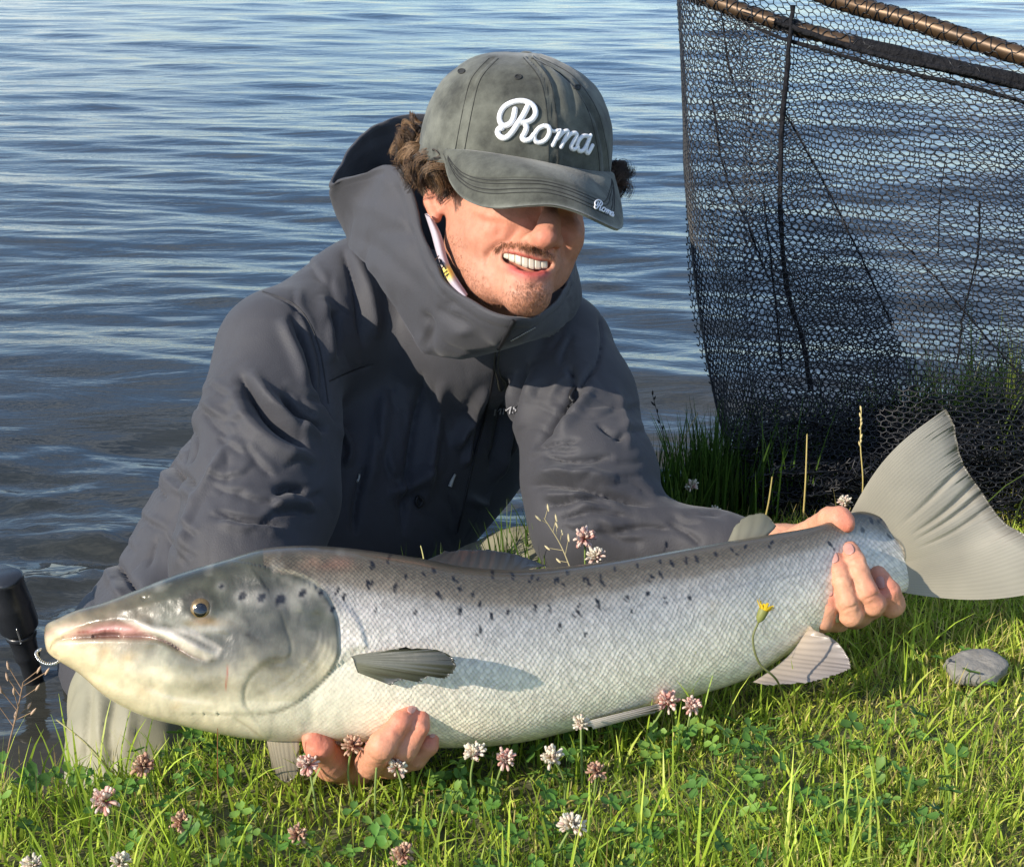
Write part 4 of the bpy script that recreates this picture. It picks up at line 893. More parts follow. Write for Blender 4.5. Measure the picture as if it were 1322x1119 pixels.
# neck gaiter
m_gait = material('neck_gaiter_cloth', attr='Col', rough=0.85, bump=0.2, bump_scale=500)
ga = catmull([(548, 276, 1.445), (556, 300, 1.435), (566, 335, 1.418), (580, 366, 1.398), (600, 386, 1.38)], 40)
gb = catmull([(560, 284, 1.440), (570, 304, 1.432), (578, 335, 1.418), (587, 354, 1.408), (604, 380, 1.39)], 40)
tt2 = np.linspace(0, 1, 14)[None, :, None]; q = ga[:, None] * (1 - tt2) + gb[:, None] * tt2; q[..., 2] -= 0.006 * np.sin(tt2[..., 0] * 3.14)
A = C(q[..., 0], q[..., 1], q[..., 2]) ; V, F = two_sided(A, 0.0025, False)
gx2, gy2 = q[..., 0].ravel(), q[..., 1].ravel(); gc = np.ones((len(gx2), 1)) * lin(176, 166, 174)
gc = mk(gc, np.exp(-(np.hypot((gx2 - 578) / 10, (gy2 - 352) / 10)) ** 4), (232, 206, 96)); gc = mk(gc, np.clip((gy2 - 362) / 8, 0, 1) * 0.5, (160, 150, 160))
gait = part('neck_gaiter', W(V), F, m_gait, person, PB, True, np.vstack([gc, gc])); gait_tree = bvh(V, F)
text_mesh('ISTIL', lambda u, v: (560.5 + u * 7.5 + v * 9, 334 + u * 15 - v * 8), gait_tree, 0.0008, 'lettering', m_black, gait)

# ------------------------------------------------------------------ waders
wad_g = [('+', 0.03, chain([(240, 900, 1.58, 85), (180, 900, 1.44, 76), (178, 960, 1.395, 78), (182, 1050, 1.385, 76), (205, 1180, 1.40, 70)])),
         ('+', 0.03, chain([(300, 900, 1.62, 95), (500, 830, 1.62, 80), (680, 772, 1.55, 86), (675, 870, 1.50, 80), (640, 1000, 1.52, 70)]))]
WV, WF = polygonise(wad_g, *bounds(wad_g), 0.0045); WV = smooth(WV, WF, 2); WN = vnormals(WV, WF); x, y = PX(WV)
d = 0.005 * fbm(WV * np.array([1, 0.35, 1]), 22, 3)
for poly, w, a in [([(118, 880), (112, 940), (108, 990)], 4, -0.004), ([(150, 890), (140, 950), (146, 1000)], 6, -0.006), ([(168, 900), (165, 960)], 6, 0.005), ([(130, 880), (128, 960)], 7, 0.004)]: d += groove(x, y, poly, w, a)
WV = WV + WN * d[:, None]
m_wader = material('wader_fabric', (0.27, 0.255, 0.175), 0.6, var=0.16, var_scale=14, bump=0.2, bump_scale=900, bump_dist=0.0005)
wad = part('waders', W(WV), WF, m_wader, person, PB); wad['label'] = 'pale olive wading trousers'

# ------------------------------------------------------------------ cap
m_cap = bpy.data.materials.new('washed_cotton'); m_cap.use_nodes = True; nt = m_cap.node_tree; b = nt.nodes['Principled BSDF']; L = nt.links.new
tc = nd(nt, 'ShaderNodeTexCoord'); a1 = nd(nt, 'ShaderNodeTexNoise', Scale=28.0, Detail=6.0, Roughness=0.65); a2 = nd(nt, 'ShaderNodeTexNoise', Scale=420.0, Detail=2.0); ca = nd(nt, 'ShaderNodeAttribute'); ca.attribute_name = 'Col'
for n in (a1, a2): L(tc.outputs['Object'], n.inputs['Vector'])
r1 = nd(nt, 'ShaderNodeValToRGB'); r1.color_ramp.elements[0].position = 0.33; r1.color_ramp.elements[0].color = (0.48, 0.48, 0.48, 1); r1.color_ramp.elements[1].position = 0.70; r1.color_ramp.elements[1].color = (1.7, 1.7, 1.66, 1)
L(a1.outputs['Fac'], r1.inputs['Fac'])
m1 = nd(nt, 'ShaderNodeMix', data_type='RGBA', blend_type='MULTIPLY'); m1.inputs['Factor'].default_value = 1; L(ca.outputs['Color'], m1.inputs['A']); L(r1.outputs['Color'], m1.inputs['B'])
L(m1.outputs['Result'], b.inputs['Base Color']); b.inputs['Roughness'].default_value = 0.9; b.inputs['Specular IOR Level'].default_value = 0.2; b.inputs['Sheen Weight'].default_value = 0.2
bp = nd(nt, 'ShaderNodeBump', Strength=0.35, Distance=0.0008); L(a2.outputs['Fac'], bp.inputs['Height']); L(bp.outputs['Normal'], b.inputs['Normal'])
cc = C(664, 204, 1.455); ca7 = math.radians(8.0)
rx_ = np.array([math.cos(ca7), -math.sin(ca7), 0]); uy_ = np.array([math.sin(ca7), math.cos(ca7), 0]); fz_ = np.array([0, 0, -1.0])
tl = math.radians(12); fz_, uy_ = fz_ * math.cos(tl) - uy_ * math.sin(tl), uy_ * math.cos(tl) + fz_ * math.sin(tl)
hwid, hdep, hgt = 0.0950, 0.106, 0.1000
nu, nv = 180, 70; ph = np.linspace(0, 2 * math.pi, nu, endpoint=False); ts = np.sin(np.linspace(-0.12, math.pi / 2 - 0.0001, nv))
rho = np.where(ts > 0, (1 - np.abs(ts) ** 2.45) ** (1 / 2.45), 1.0)
A = cc + (rho[None, :, None] * (hwid * np.cos(ph)[:, None, None] * rx_ + hdep * np.sin(ph)[:, None, None] * fz_)) + (ts * hgt)[None, :, None] * uy_
A = A + (0.010 * np.clip(ts, 0, 1) * (1 - ts))[None, :, None] * fz_ * np.clip(np.sin(ph), 0, 1)[:, None, None]
cx_, cy_ = PX(A); frc = (A[..., 2] < cc[2] + 0.01)
N = A - (cc + uy_ * 0.02); N /= np.linalg.norm(N, axis=2, keepdims=True)
cd = 0.0014 * fbm(A, 30, 3)
s1 = 1237 / 420.
capseams = [Zh([(640, 75), (575, 150), (545, 250), (510, 430)], s1, 420, 50), Zh([(770, 72), (835, 160), (862, 300), (868, 495)], s1, 420, 50), Zh([(800, 74), (920, 140), (1010, 260), (1050, 400), (1062, 510)], s1, 420, 50)]
sm = np.zeros_like(cx_)
for q in capseams:
    cd += frc * groove(cx_, cy_, q, 1.5, -0.0016, False) + frc * (groove(cx_, cy_, np.array(q) + (5, 0), 3.2, 0.0012, False) + groove(cx_, cy_, np.array(q) - (5, 0), 3.2, 0.0012, False)); sm = np.maximum(sm, frc * groove(cx_, cy_, q, 5, 1.0, False))
for q, w, a in [([(700, 82), (716, 110), (722, 150)], 3.5, -0.0028), ([(706, 80), (735, 105), (742, 150)], 4, -0.0026), ([(716, 80), (752, 112), (768, 160)], 4, -0.0024), ([(640, 190), (690, 196), (740, 208)], 6, 0.0016), ([(610, 170), (640, 182)], 6, -0.001)]:
    cd += frc * groove(cx_, cy_, q, w, a)
A = A + N * cd[..., None]
base_cap = lin(112, 114, 106)
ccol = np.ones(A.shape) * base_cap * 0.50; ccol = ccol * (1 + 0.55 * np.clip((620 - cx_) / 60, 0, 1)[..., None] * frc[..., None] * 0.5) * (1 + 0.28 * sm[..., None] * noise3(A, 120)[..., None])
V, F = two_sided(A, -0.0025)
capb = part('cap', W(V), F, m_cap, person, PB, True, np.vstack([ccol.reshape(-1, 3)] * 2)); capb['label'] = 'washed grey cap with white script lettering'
cap_tree = bvh(A.reshape(-1, 3), grid_faces(nu, nv, wrap_u=True))
# brim
inner_px = catmull([(576, 196), (600, 197), (624, 200), (675, 208), (726, 218), (760, 224), (789, 226)], 90)
inn = cast(cap_tree, inner_px[:, 0], inner_px[:, 1], -0.001, 1.45); 
bad = np.abs(inn[:, 2] - 1.45) < 1e-6
inn[:, 2] = np.where(bad, 1.445, inn[:, 2]); inn = C(inner_px[:, 0], inner_px[:, 1], inn[:, 2])
i0 = inn[0, 2]
out_px = catmull([(576, 198, i0), (579, 216, 1.376), (586, 238, 1.360), (600, 256, 1.342), (620, 266.5, 1.328), (645, 270, 1.317), (680, 267.5, 1.309), (712, 267, 1.307), (740, 274, 1.312), (765, 285, 1.323), (785, 294.5, 1.340), (797, 298, 1.358), (801, 290, 1.374), (798, 262, 1.404), (789.5, 228, inn[-1, 2])], 400)
# pair inner and outer by fraction across the brim
seg = np.concatenate([[0], np.cumsum(np.linalg.norm(np.diff(out_px[:, :2], axis=0), axis=1))]); seg /= seg[-1]
o2 = np.stack([np.interp(np.linspace(0, 1, 90), seg, out_px[:, k]) for k in range(3)], -1); outc = C(o2[:, 0], o2[:, 1], o2[:, 2])
tb = np.linspace(0, 1, 36)[None, :, None]; Bm = inn[:, None] * (1 - tb) + outc[:, None] * tb
Bm = Bm + np.array([0, 0.006, -0.006]) * np.sin(tb * math.pi) * np.sin(np.linspace(0, math.pi, 90))[:, None, None] ** 0.5
bx, by = PX(Bm); bcol = np.ones(Bm.shape) * base_cap * 0.50
bd = np.zeros_like(bx)
for k, tline in enumerate((0.60, 0.66, 0.72, 0.78)):
    bd += -0.0009 * np.exp(-((tb[..., 0] - tline) / 0.012) ** 2); bcol = bcol * (1 - 0.35 * np.exp(-((tb - tline) / 0.012) ** 2))
bcol = bcol * (1 + 0.9 * np.exp(-((tb - 1) / 0.035) ** 2)) * (1 + 0.35 * np.exp(-((tb - 0.25) / 0.2) ** 2) * np.clip(fbm(Bm, 30, 2), 0, 1)[..., None])
Bm[..., 2] -= bd
V, F = two_sided(Bm, 0.0032, False)
dfl = np.vstack([bcol.reshape(-1, 3)] * 2)
brim = part('brim', W(V), F, m_cap, capb, PB, True, dfl); brim_tree = bvh(V, F)
P, Fd = dome(C(680, 73, 1.452), 0.0085, 0.005, [0.1, 1, -0.15]); part('button', W(P), Fd, m_cap, capb, PB, True, np.ones((len(P), 1)) * base_cap * 0.5)
m_thread = material('dark_thread', (0.02, 0.021, 0.02), 0.8, var=0.2, var_scale=300)
for ex, ey in ((669, 100), (596, 92.5), (745, 113)):
    a = np.linspace(0, 2 * math.pi, 14); P = cast(cap_tree, ex + 4.2 * np.cos(a), ey + 2.8 * np.sin(a), 0.0004, 1.42); V, F = tube(W(P), 0.0008, 6, False); part('eyelet', V, F, m_thread, capb, PB)
    g1, g2 = np.meshgrid(np.linspace(0.05, 1, 4), np.linspace(0, 2 * math.pi, 12, endpoint=False), indexing='ij'); P = cast(cap_tree, ex + 3.6 * g1 * np.cos(g2), ey + 2.3 * g1 * np.sin(g2), 0.0004, 1.42); part('eyelet', W(P), grid_faces(4, 12, wrap_v=True), m_thread, capb, PB)
mb = MB()
for q in capseams:
    for s in (-6, 6):
        P, r = drape(cap_tree, [(a + s, bq) for a, bq in q], 0.00035, 0.0002, 60, 4); mb.add(*tube(P, r, 4))
P, r = drape(cap_tree, [(x_, y_ - 2.5) for x_, y_ in inner_px[2:-6:6]], 0.0005, 0.0003, 70, 4); mb.add(*tube(P, r, 4))
mb.part('stitching', m_thread, capb, PB)
mb = MB()
for j in (21, 23, 26, 28):
    qx, qy = PX(Bm[3:-3, j]); P = cast(brim_tree, qx, qy, 0.0002, 1.36); mb.add(*tube(W(P), 0.0004, 4))
mb.part('stitching', m_thread, brim, PB)
# "Roma" in raised white embroidery: pen strokes in pixels of a 1119 px crop of (620..830, 100..310)
sR = 1119 / 210.
roma = [[(240, 222), (228, 285), (205, 320), (165, 335), (138, 308), (136, 262), (165, 208), (220, 176), (285, 165), (340, 180), (375, 215), (378, 262), (345, 300), (300, 312), (270, 310)],
        [(325, 205), (295, 265), (255, 325), (215, 385), (175, 418), (140, 410), (122, 380), (132, 355), (150, 350)],
        [(300, 312), (318, 345), (305, 385), (290, 415), (310, 435), (345, 425), (370, 395)],
        [(440, 335), (400, 355), (372, 400), (378, 438), (410, 450), (450, 430), (475, 385), (470, 345), (440, 335)], [(468, 350), (500, 372), (535, 365)],
        [(545, 368), (525, 415), (498, 468)], [(520, 430), (560, 385), (590, 370), (600, 385), (575, 435), (552, 480)], [(575, 440), (615, 395), (650, 385), (660, 405), (635, 450), (622, 480), (640, 497), (668, 480)],
        [(740, 408), (705, 405), (672, 440), (664, 485), (685, 510), (715, 490), (745, 430)], [(755, 400), (735, 450), (722, 500), (738, 522), (768, 470)]]
m_emb = material('white_embroidery', (0.82, 0.82, 0.84), 0.75, bump=0.5, bump_scale=700, bump_dist=0.0006, sheen=0.2)
widths = [15, 16, 15, 13, 9, 13, 12, 12, 12, 12]
mb = MB()
for st, wd in zip(roma, widths):
    q = catmull(np.array(st, float), 44); P = cast(cap_tree, q[:, 0] / sR + 620, q[:, 1] / sR + 100, 0.0006, 1.38)
    mb.add(*tube(W(P), wd / sR * 1.38 / FOC * 1.28, 8))
    for e in (0, -1):
        r = wd / sR * 1.38 / FOC * 1.28; Pd, Fd = dome(P[e] , r, r, [0, 0, -1], 8, 5); mb.add(W(Pd), Fd)
mb.part('lettering', m_emb, capb, PB)
mb = MB()
for st, wd in zip(roma, widths):
    q = catmull(np.array(st, float), 20); u = (q[:, 0] - 120) / 650; v = (q[:, 1] - 165) / 360
    P = cast(brim_tree, 767 + u * 25, 257.5 + v * 17 + u * 6, 0.0004, 1.36); mb.add(*tube(W(P), 0.00075, 5))
mb.part('lettering', m_emb, brim, PB)

# ------------------------------------------------------------------ hair, moustache, stubble
m_hair = material('brown_hair', attr='Col', rough=0.42, spec=0.5)
hr = np.random.default_rng(21)
def curls(clumps, per, r0, spread, pal, rad=0.00032, turns=(1.0, 2.2), crad=(0.004, 0.010), k=18):
    allP, cols = [], []
    for (p0, p1, p2) in clumps:
        t = np.linspace(0, 1, k)[:, None]; A = C(*p0); B = C(*p1); D = C(*p2)
        base = (1 - t) ** 2 * A + 2 * t * (1 - t) * B + t ** 2 * D
        tr = hr.uniform(*turns) * 2 * math.pi * hr.choice([-1, 1]); cr = hr.uniform(*crad); ph0 = hr.random() * 6.28
        T = D - A; T /= np.linalg.norm(T); u = np.cross(T, [0.2, 0.3, 1]); u /= np.linalg.norm(u); w = np.cross(T, u)
        cl = lin(*pal[hr.integers(len(pal))])
        for _ in range(per):
            jit = hr.normal(0, spread, 3); ph1 = ph0 + hr.normal(0, 0.45); c2 = cr * hr.uniform(0.7, 1.3); a = tr * t + ph1
            P = base + jit * (0.4 + 0.8 * t) + c2 * np.minimum(1, t * 2.5) * (np.cos(a) * u + np.sin(a) * w); allP.append(P); cols.append(cl * hr.uniform(0.7, 1.35))
    V, F = strands(np.array(allP), rad, rad * 0.35); c = np.repeat(np.array(cols), k * 3, 0); return V, F, c
pal = [(78, 60, 44), (104, 80, 58), (44, 34, 28), (132, 104, 76), (60, 46, 36)]
cl = []
for _ in range(80):
    u = hr.random(); sx = 548 + 36 * u + hr.normal(0, 4); sy = 188 + 14 * u + hr.normal(0, 5); sd_ = 1.475 - 0.075 * u
    ex = sx - 16 + hr.normal(2, 13); ey = sy + hr.uniform(16, 54); ex = min(ex, 588 - max(0, (ey - 235)) * 0.3)
    cl.append(((sx, sy, sd_), (sx - 14 + hr.normal(0, 8), (sy + ey) / 2 - 4, sd_ - 0.014), (ex, ey, sd_ - 0.006 + hr.normal(0, 0.006))))
for _ in range(60):
    sx = 548 - 10 * hr.random(); sy = hr.uniform(158, 200); sd_ = 1.50 + 0.02 * hr.random()
    ex = sx - hr.uniform(8, 34); ey = sy + hr.uniform(-6, 28)
    cl.append(((sx, sy, sd_), (sx - 16, sy - 8, sd_ - 0.006), (ex, ey, sd_ - 0.005)))
V1, F1, c1 = curls(cl, 30, 0, 0.0009, pal, 0.00038, (0.45, 1.1), (0.006, 0.012), 22)
blob = [('+', 0.012, [ball(562, 214, 1.478, 18, 20, 20), ball(540, 190, 1.512, 14, 20, 20)])]
BV, BF = polygonise(blob, *bounds(blob), 0.003); BV = BV + vnormals(BV, BF) * (0.003 * fbm(BV, 90, 3))[:, None]
mb = MB(); mb.add(W(V1), F1, c1); mb.add(W(BV), BF, lin(50, 36, 26)); mb.part('hair', m_hair, person, PB)['label'] = 'curly brown hair below the cap'
cl = []
for _ in range(34):
    sx = 784 + hr.normal(0, 2); sy = hr.uniform(212, 236); ex = sx + hr.uniform(8, 26); ey = sy + hr.uniform(6, 28)
    cl.append(((sx, sy, 1.47), (ex + 8, sy - 2, 1.465), (ex - 6 * hr.random(), ey, 1.46)))
V1, F1, c1 = curls(cl, 22, 0, 0.0016, [(66, 50, 42), (84, 62, 48), (48, 36, 30)], 0.00034, (0.8, 1.5), crad=(0.004, 0.008)); mb = MB(); mb.add(W(V1), F1, c1); mb.part('hair', m_hair, person, PB)
# short hairs rooted on the face
def bristle(n, sampler, length, pal, rad, flow):
    P, c = [], []
    xs, ys = sampler(n); roots = cast(head_tree, xs, ys, 0.0, 9.0)
    for r, sx, sy in zip(roots, xs, ys):
        if r[2] > 1.46: continue
        fdir = np.array(flow(sx, sy)) + hr.normal(0, 0.35, 3); fdir /= np.linalg.norm(fdir); l = length * hr.uniform(0.5, 1.3)
        P.append(np.stack([r - 0.0006 * fdir, r + fdir * l * 0.5 + np.array([0, 0, -0.15 * l]), r + fdir * l + np.array([0, -0.2 * l, -0.1 * l])])); c.append(lin(*pal[hr.integers(len(pal))]) * hr.uniform(0.7, 1.2))
    V, F = strands(np.array(P), rad, rad * 0.4); return V, F, np.repeat(np.array(c), 9, 0)
bpal = [(140, 94, 62), (108, 72, 48), (168, 118, 80), (92, 62, 44)]
def along(poly, w):
    def f(n):
        q = catmull(np.array(poly, float), 200)[hr.integers(0, 200, n)]; return q[:, 0] + hr.normal(0, w, n), q[:, 1] + hr.normal(0, w, n)
    return f
V, F, c = bristle(420, along([(641, 322), (652, 317), (668, 316), (686, 321), (700, 325), (714, 331)], 2.3), 0.0046, bpal, 0.00017, lambda sx, sy: (-0.25 if sx < 690 else 0.35, -0.8, -0.35))
mb = MB(); mb.add(W(V), F, c); mb.part('moustache', m_hair, person, PB)
mb = MB()
V, F, c = bristle(1000, along([(583, 305), (594, 345), (612, 372), (640, 392), (668, 401), (694, 396), (716, 372)], 8), 0.0026, bpal, 0.00012, lambda sx, sy: (-0.1, -0.8, -0.4)); mb.add(W(V), F, c)
V, F, c = bristle(420, along([(664, 384), (680, 372), (700, 380), (684, 394)], 7), 0.0030, bpal, 0.00012, lambda sx, sy: (0, -0.8, -0.5)); mb.add(W(V), F, c)
mb.part('beard_stubble', m_hair, person, PB)
# ------------------------------------------------------------------ landing net
m_net = material('black_net_cord', (0.008, 0.009, 0.012), 0.42, spec=0.5, var=0.3, var_scale=60)
m_hoop = material('bronze_hoop', (0.085, 0.052, 0.028), 0.42, 0.5, var=0.55, var_scale=25, bump=0.1, bump_scale=300)
m_gath = material('gathered_net', (0.010, 0.010, 0.012), 0.85, spec=0.2, var=0.5, var_scale=120, bump=1.0, bump_scale=160, bump_dist=0.006)
NB = W(C(1200, 660, dz(660, 0))); NB[2] = 0.0
net = thing('landing_net', NB, 'big black mesh landing net with bronze hoop, resting on the grass beside the man', 'fishing net')
hoop_pts = [(872, -70, 1.93), (905, -10, 1.83), (1000, 28, 1.77), (1130, 63, 1.73), (1322, 107, 1.69), (1470, 138, 1.68), (1560, 140, 1.72), (1500, 118, 1.82), (1322, 73, 1.92), (1180, 28, 2.0), (1080, 0, 2.05), (960, -50, 2.06)]
hq = catmull(hoop_pts, 240, True); HP = W(C(*hq.T))
hr_ = np.interp(np.append(hq[:, 2], hq[0, 2]), [1.72, 1.9], [0.0075, 0.0122]); V, F = tube(np.vstack([HP, HP[:1]]), hr_, 12); part('hoop', V, F, m_hoop, net, NB)
nearq = catmull(np.array(hoop_pts)[[0, 1, 2, 3, 4, 5]], 160); wob = 1 + 0.16 * np.array([noise3(np.array([[k * 0.13, 0.5, 0.2]]))[0] for k in range(160)])
V, F = tube(W(C(*nearq.T)), 0.0084 * (wob ** 2), 14); part('gathered_edge', V, F, m_gath, net, NB)
# the pole that holds the hoop up, outside the picture on the right
p0 = W(C(1560, 140, 1.72)); p1 = G(1900, 420)
V, F = tube(np.linspace(p0, p1, 12), 0.014, 12); part('handle', V, F, m_hoop, net, NB)
nr = np.random.default_rng(31)
def bag(phi, t):                                  # closed bag hanging from the hoop: phi 0..1 round, t 0..1 down
    i = (phi % 1) * 240; i0 = np.floor(i).astype(int) % 240; f = (i - np.floor(i))[..., None]; h = hq[i0] * (1 - f) + hq[(i0 + 1) % 240] * f
    near = np.clip((1.98 - h[..., 2]) / 0.28, 0, 1)
    yb = 618 + 62 * near; xb = np.maximum(h[..., 0], 985 + 0.10 * (h[..., 0] - 880)); xb = np.where(xb > 1400, 1400 + 0.3 * (xb - 1400), xb)
    g = t ** 3.2 * 0.75 + 0.25 * t ** 1.3 * np.where(h[..., 0] > 1000, 1, 0.12)
    px = h[..., 0] + (xb - h[..., 0]) * g; px = px + 14 * np.sin(t * 3.0) * (h[..., 0] < 960) * (1 - t); py = h[..., 1] + (yb - h[..., 1]) * t
    dd = h[..., 2] + (dz(yb, 0.01) - h[..., 2]) * t ** 1.5
    fold = 0.016 * np.sin(phi * 41 + 2 * np.sin(t * 3)) * np.sin(np.clip(t, 0, 1) * 3.1) + 0.02 * fbm(np.stack([phi * 14, t * 3, 0 * t], -1), 1.0, 3) * t
    px = px + 700 * 0.016 * fbm(np.stack([phi * 14, t * 3, 0 * t + 5], -1), 1.0, 2)
    return C(px, py, dd - fold)
def hexes(nx, ny):                                # hexagon edge list on an nx-by-ny lattice in the unit square
    E = []
    for j in range(ny):
        for i in range(nx):
            o = 0.5 * (j & 1); cx, cy = i + o, j * 0.75
            a, bq, c = (cx - 0.5, cy + 0.22), (cx, cy + 0.5), (cx + 0.5, cy + 0.22); d = (cx - 0.5, cy - 0.22)
            E += [(a, bq), (bq, c), (a, d)]
    E = np.array(E); E[..., 0] /= nx; E[..., 1] /= (0.75 * ny); return E
def netting(name, E, fmap, r, jit=0.0, keep=None, kind='stuff'):
    key = np.round(E.reshape(-1, 2) * 20000).astype(np.int64); _, idx, inv = np.unique(key, axis=0, return_index=True, return_inverse=True); inv = inv.ravel()
    uv = E.reshape(-1, 2)[idx] + (nr.normal(0, 1, (len(idx), 2)) * jit if jit else 0)
    P = fmap(uv[:, 0], uv[:, 1]); A, B = P[inv[0::2]], P[inv[1::2]]
    if keep is not None: k = keep(A, B); A, B = A[k], B[k]
    V, F = prisms(W(A), W(B), r); o = part(name, V, F, m_net, net, NB, True); o['kind'] = kind; return o
netting('netting', hexes(146, 86), lambda u, v: bag(u, np.clip(v, 0, 1)), 0.00088, 0.0005)
# gathered second layer to the left of the long diagonal crease
poly = [(910, 5), (1000, 20), (1018, 150), (1060, 225), (1110, 325), (1155, 420), (1190, 540), (1000, 610), (972, 560), (938, 450), (914, 300)]
def layer(x0, x1, y0, y1, d0, amp, seed, sh=0.0):
    def f(u, v):
        q = np.stack([u * 6 + seed, v * 8, 0 * u], -1); px = x0 + (x1 - x0) * u + 14 * fbm(q, 1.0, 3) + sh * (v - 0.5); py = y0 + (y1 - y0) * v + 14 * fbm(q + 9, 1.0, 3)
        return C(px, py, d0 + amp * fbm(q + 4, 0.8, 3))
    return f
def inpoly(pl, soft=1.0):
    def k(A, B):
        x, y = PX((A + B) / 2); return pmask(x, y, pl, soft) > 0.5
    return k
netting('netting', hexes(30, 82), layer(890, 1200, 0, 620, 1.80, 0.03, 1), 0.00075, 0.002, inpoly(poly))
netting('netting', hexes(34, 60), layer(930, 1290, 210, 640, 1.83, 0.04, 5, 60), 0.00075, 0.004, inpoly([(1000, 330), (1080, 330), (1180, 470), (1250, 560), (1260, 640), (990, 620)]))
for k, (x0, x1, y0, y1, dd, nx, ny) in enumerate([(945, 1420, 520, 690, 1.70, 62, 30), (960, 1420, 560, 692, 1.67, 58, 24), (930, 1420, 480, 680, 1.76, 54, 28), (1000, 1430, 590, 700, 1.65, 56, 20), (980, 1420, 500, 670, 1.79, 50, 26), (1120, 1430, 450, 680, 1.73, 40, 32)]):
    lowp = [(938, 560), (960, 520 + 14 * k), (1100, 500 + 12 * k), (1250, 480 + 12 * k), (1440, 440 + 14 * k), (1440, 705), (1000, 672)]
    netting('netting', hexes(nx, ny), layer(x0, x1, y0, y1, dd, 0.035, 11 + 3 * k), 0.0009, 0.005, inpoly(lowp))
mb = MB()
for pts, r in [([(880, -2, 1.86), (930, 14, 1.815), (1000, 46, 1.765), (1130, 84, 1.725), (1250, 112, 1.70), (1340, 138, 1.69)], 0.0024), ([(1024, 8, 1.75), (1016, 90, 1.745), (1008, 200, 1.74), (1009, 300, 1.735), (1018, 380, 1.73), (1036, 440, 1.725), (1047, 505, 1.72)], 0.0030),
               ([(1000, 28, 1.755), (1130, 70, 1.715), (1250, 95, 1.69), (1340, 118, 1.685)], 0.0034), ([(930, 10, 1.80), (942, 90, 1.80), (955, 125, 1.80)], 0.0012), ([(920, 130, 1.80), (935, 220, 1.79), (965, 290, 1.78), (992, 360, 1.77)], 0.0013),
               ([(1212, 330, 1.70), (1213, 260, 1.70), (1222, 200, 1.70)], 0.0007), ([(1265, 260, 1.70), (1262, 330, 1.70), (1245, 400, 1.70), (1236, 470, 1.70)], 0.0012), ([(1150, 300, 1.71), (1200, 350, 1.70), (1260, 420, 1.70), (1322, 490, 1.69)], 0.0012),
               ([(1010, 140, 1.79), (1058, 225, 1.79), (1108, 325, 1.79), (1152, 420, 1.79)], 0.0014), ([(985, 250, 1.78), (1000, 380, 1.77), (1010, 480, 1.76)], 0.0013)]:
    q = catmull(np.array(pts, float), 40); P = C(q[:, 0] + nr.normal(0, 0.5, 40), q[:, 1] + nr.normal(0, 0.5, 40), q[:, 2]); V, F = tube(W(P), r * nr.uniform(0.8, 1.2, 40), 6); part('net_cord', V, F, m_gath, net, NB)
# netting wrapped round the hoop: crossing windings make its open diamonds
mb = MB(); HQ = catmull(HP, 2400, True); TT = np.roll(HQ, -1, 0) - HQ; TT /= np.linalg.norm(TT, axis=1, keepdims=True); UU = np.cross(TT, [0, 0, 1.]); UU /= np.linalg.norm(UU, axis=1, keepdims=True); WW = np.cross(UU, TT)
for sg in (-1, 1):
    for k in range(3):
        a = sg * np.arange(2400) * 2 * math.pi * 27 / 2400 + k * math.pi * 2 / 3 + 0.25 * np.sin(np.arange(2400) * 0.31)
        P = HQ + (np.interp(np.repeat(hq[:, 2], 10), [1.72, 1.9], [0.0082, 0.0128]))[:, None] * (np.cos(a)[:, None] * UU + np.sin(a)[:, None] * WW); V, F = tube(P, 0.0008, 3, False); mb.add(V, F)
mb.part('lashing', m_net, net, NB)['kind'] = 'stuff'

# ------------------------------------------------------------------ black handle end in the water, wire loop at the salmon's snout
m_plast = material('black_plastic', (0.016, 0.018, 0.022), 0.32, spec=0.6, var=0.3, var_scale=40, bump=0.15, bump_scale=200)
m_wire = material('silver_wire', (0.62, 0.62, 0.60), 0.22, 0.9)
ax0, ax1 = W(C(6, 744, 1.52)), W(C(52, 905, 1.60)); axd = (ax1 - ax0)
Lh = np.linalg.norm(axd); axd /= Lh
prof = [(0.0, .0), (0.0, .019), (.002, .0215), (.006, .0215), (.008, .0205), (.030, .0225), (.033, .0235), (.036, .0232), (.058, .0245), (.064, .0235), (.070, .0175), (.095, .0150), (.098, .0160), (.103, .0155), (.112, .0120), (.150, .0110), (Lh, .0105)]
HBs = ax1.copy()
hnd = thing('handle', HBs, 'stepped black plastic handle end slanting out of the water beside the fish head', 'handle')
def lathe(pr, a0, d):
    u = np.cross(d, [0, 1, 0.]); u /= np.linalg.norm(u); w = np.cross(d, u); a = np.linspace(0, 2 * math.pi, 28, endpoint=False); pr = np.array(pr)
    P = a0 + pr[:, 0, None, None] * d + pr[:, 1, None, None] * (np.cos(a)[None, :, None] * u + np.sin(a)[None, :, None] * w); return P.reshape(-1, 3), grid_faces(len(pr), 28, wrap_v=True)
prof = [(a_, r_ * 0.86) for a_, r_ in prof]
V, F = lathe(prof[:10], ax0, axd); part('grip', V, F, m_plast, hnd, HBs); V, F = lathe(prof[9:], ax0, axd); part('shaft', V, F, m_plast, hnd, HBs)
V, F = lathe([(.071, .0148), (.072, .0160), (.076, .0160), (.077, .0148)], ax0, axd); part('collar', V, F, m_plast, hnd, HBs)
a = np.linspace(0.5, 1.9, 14); u_ = np.cross(axd, [0, 1, 0.]); u_ /= np.linalg.norm(u_); w_ = np.cross(axd, u_)
q = np.array([(21, 812, 1.515), (24, 820, 1.52), (27, 830, 1.525)]); V, F = tube(W(C(*catmull(q, 12).T)), 0.0009, 6); part('clip', V, F, m_wire, hnd, HBs)
q = catmull(np.array([(52, 838, 1.140), (47, 842, 1.138), (49, 849, 1.136), (56, 855, 1.135), (66, 857, 1.135), (75, 854, 1.136), (80, 849, 1.141)]), 120); Pc = C(*q.T); t = np.arange(120)
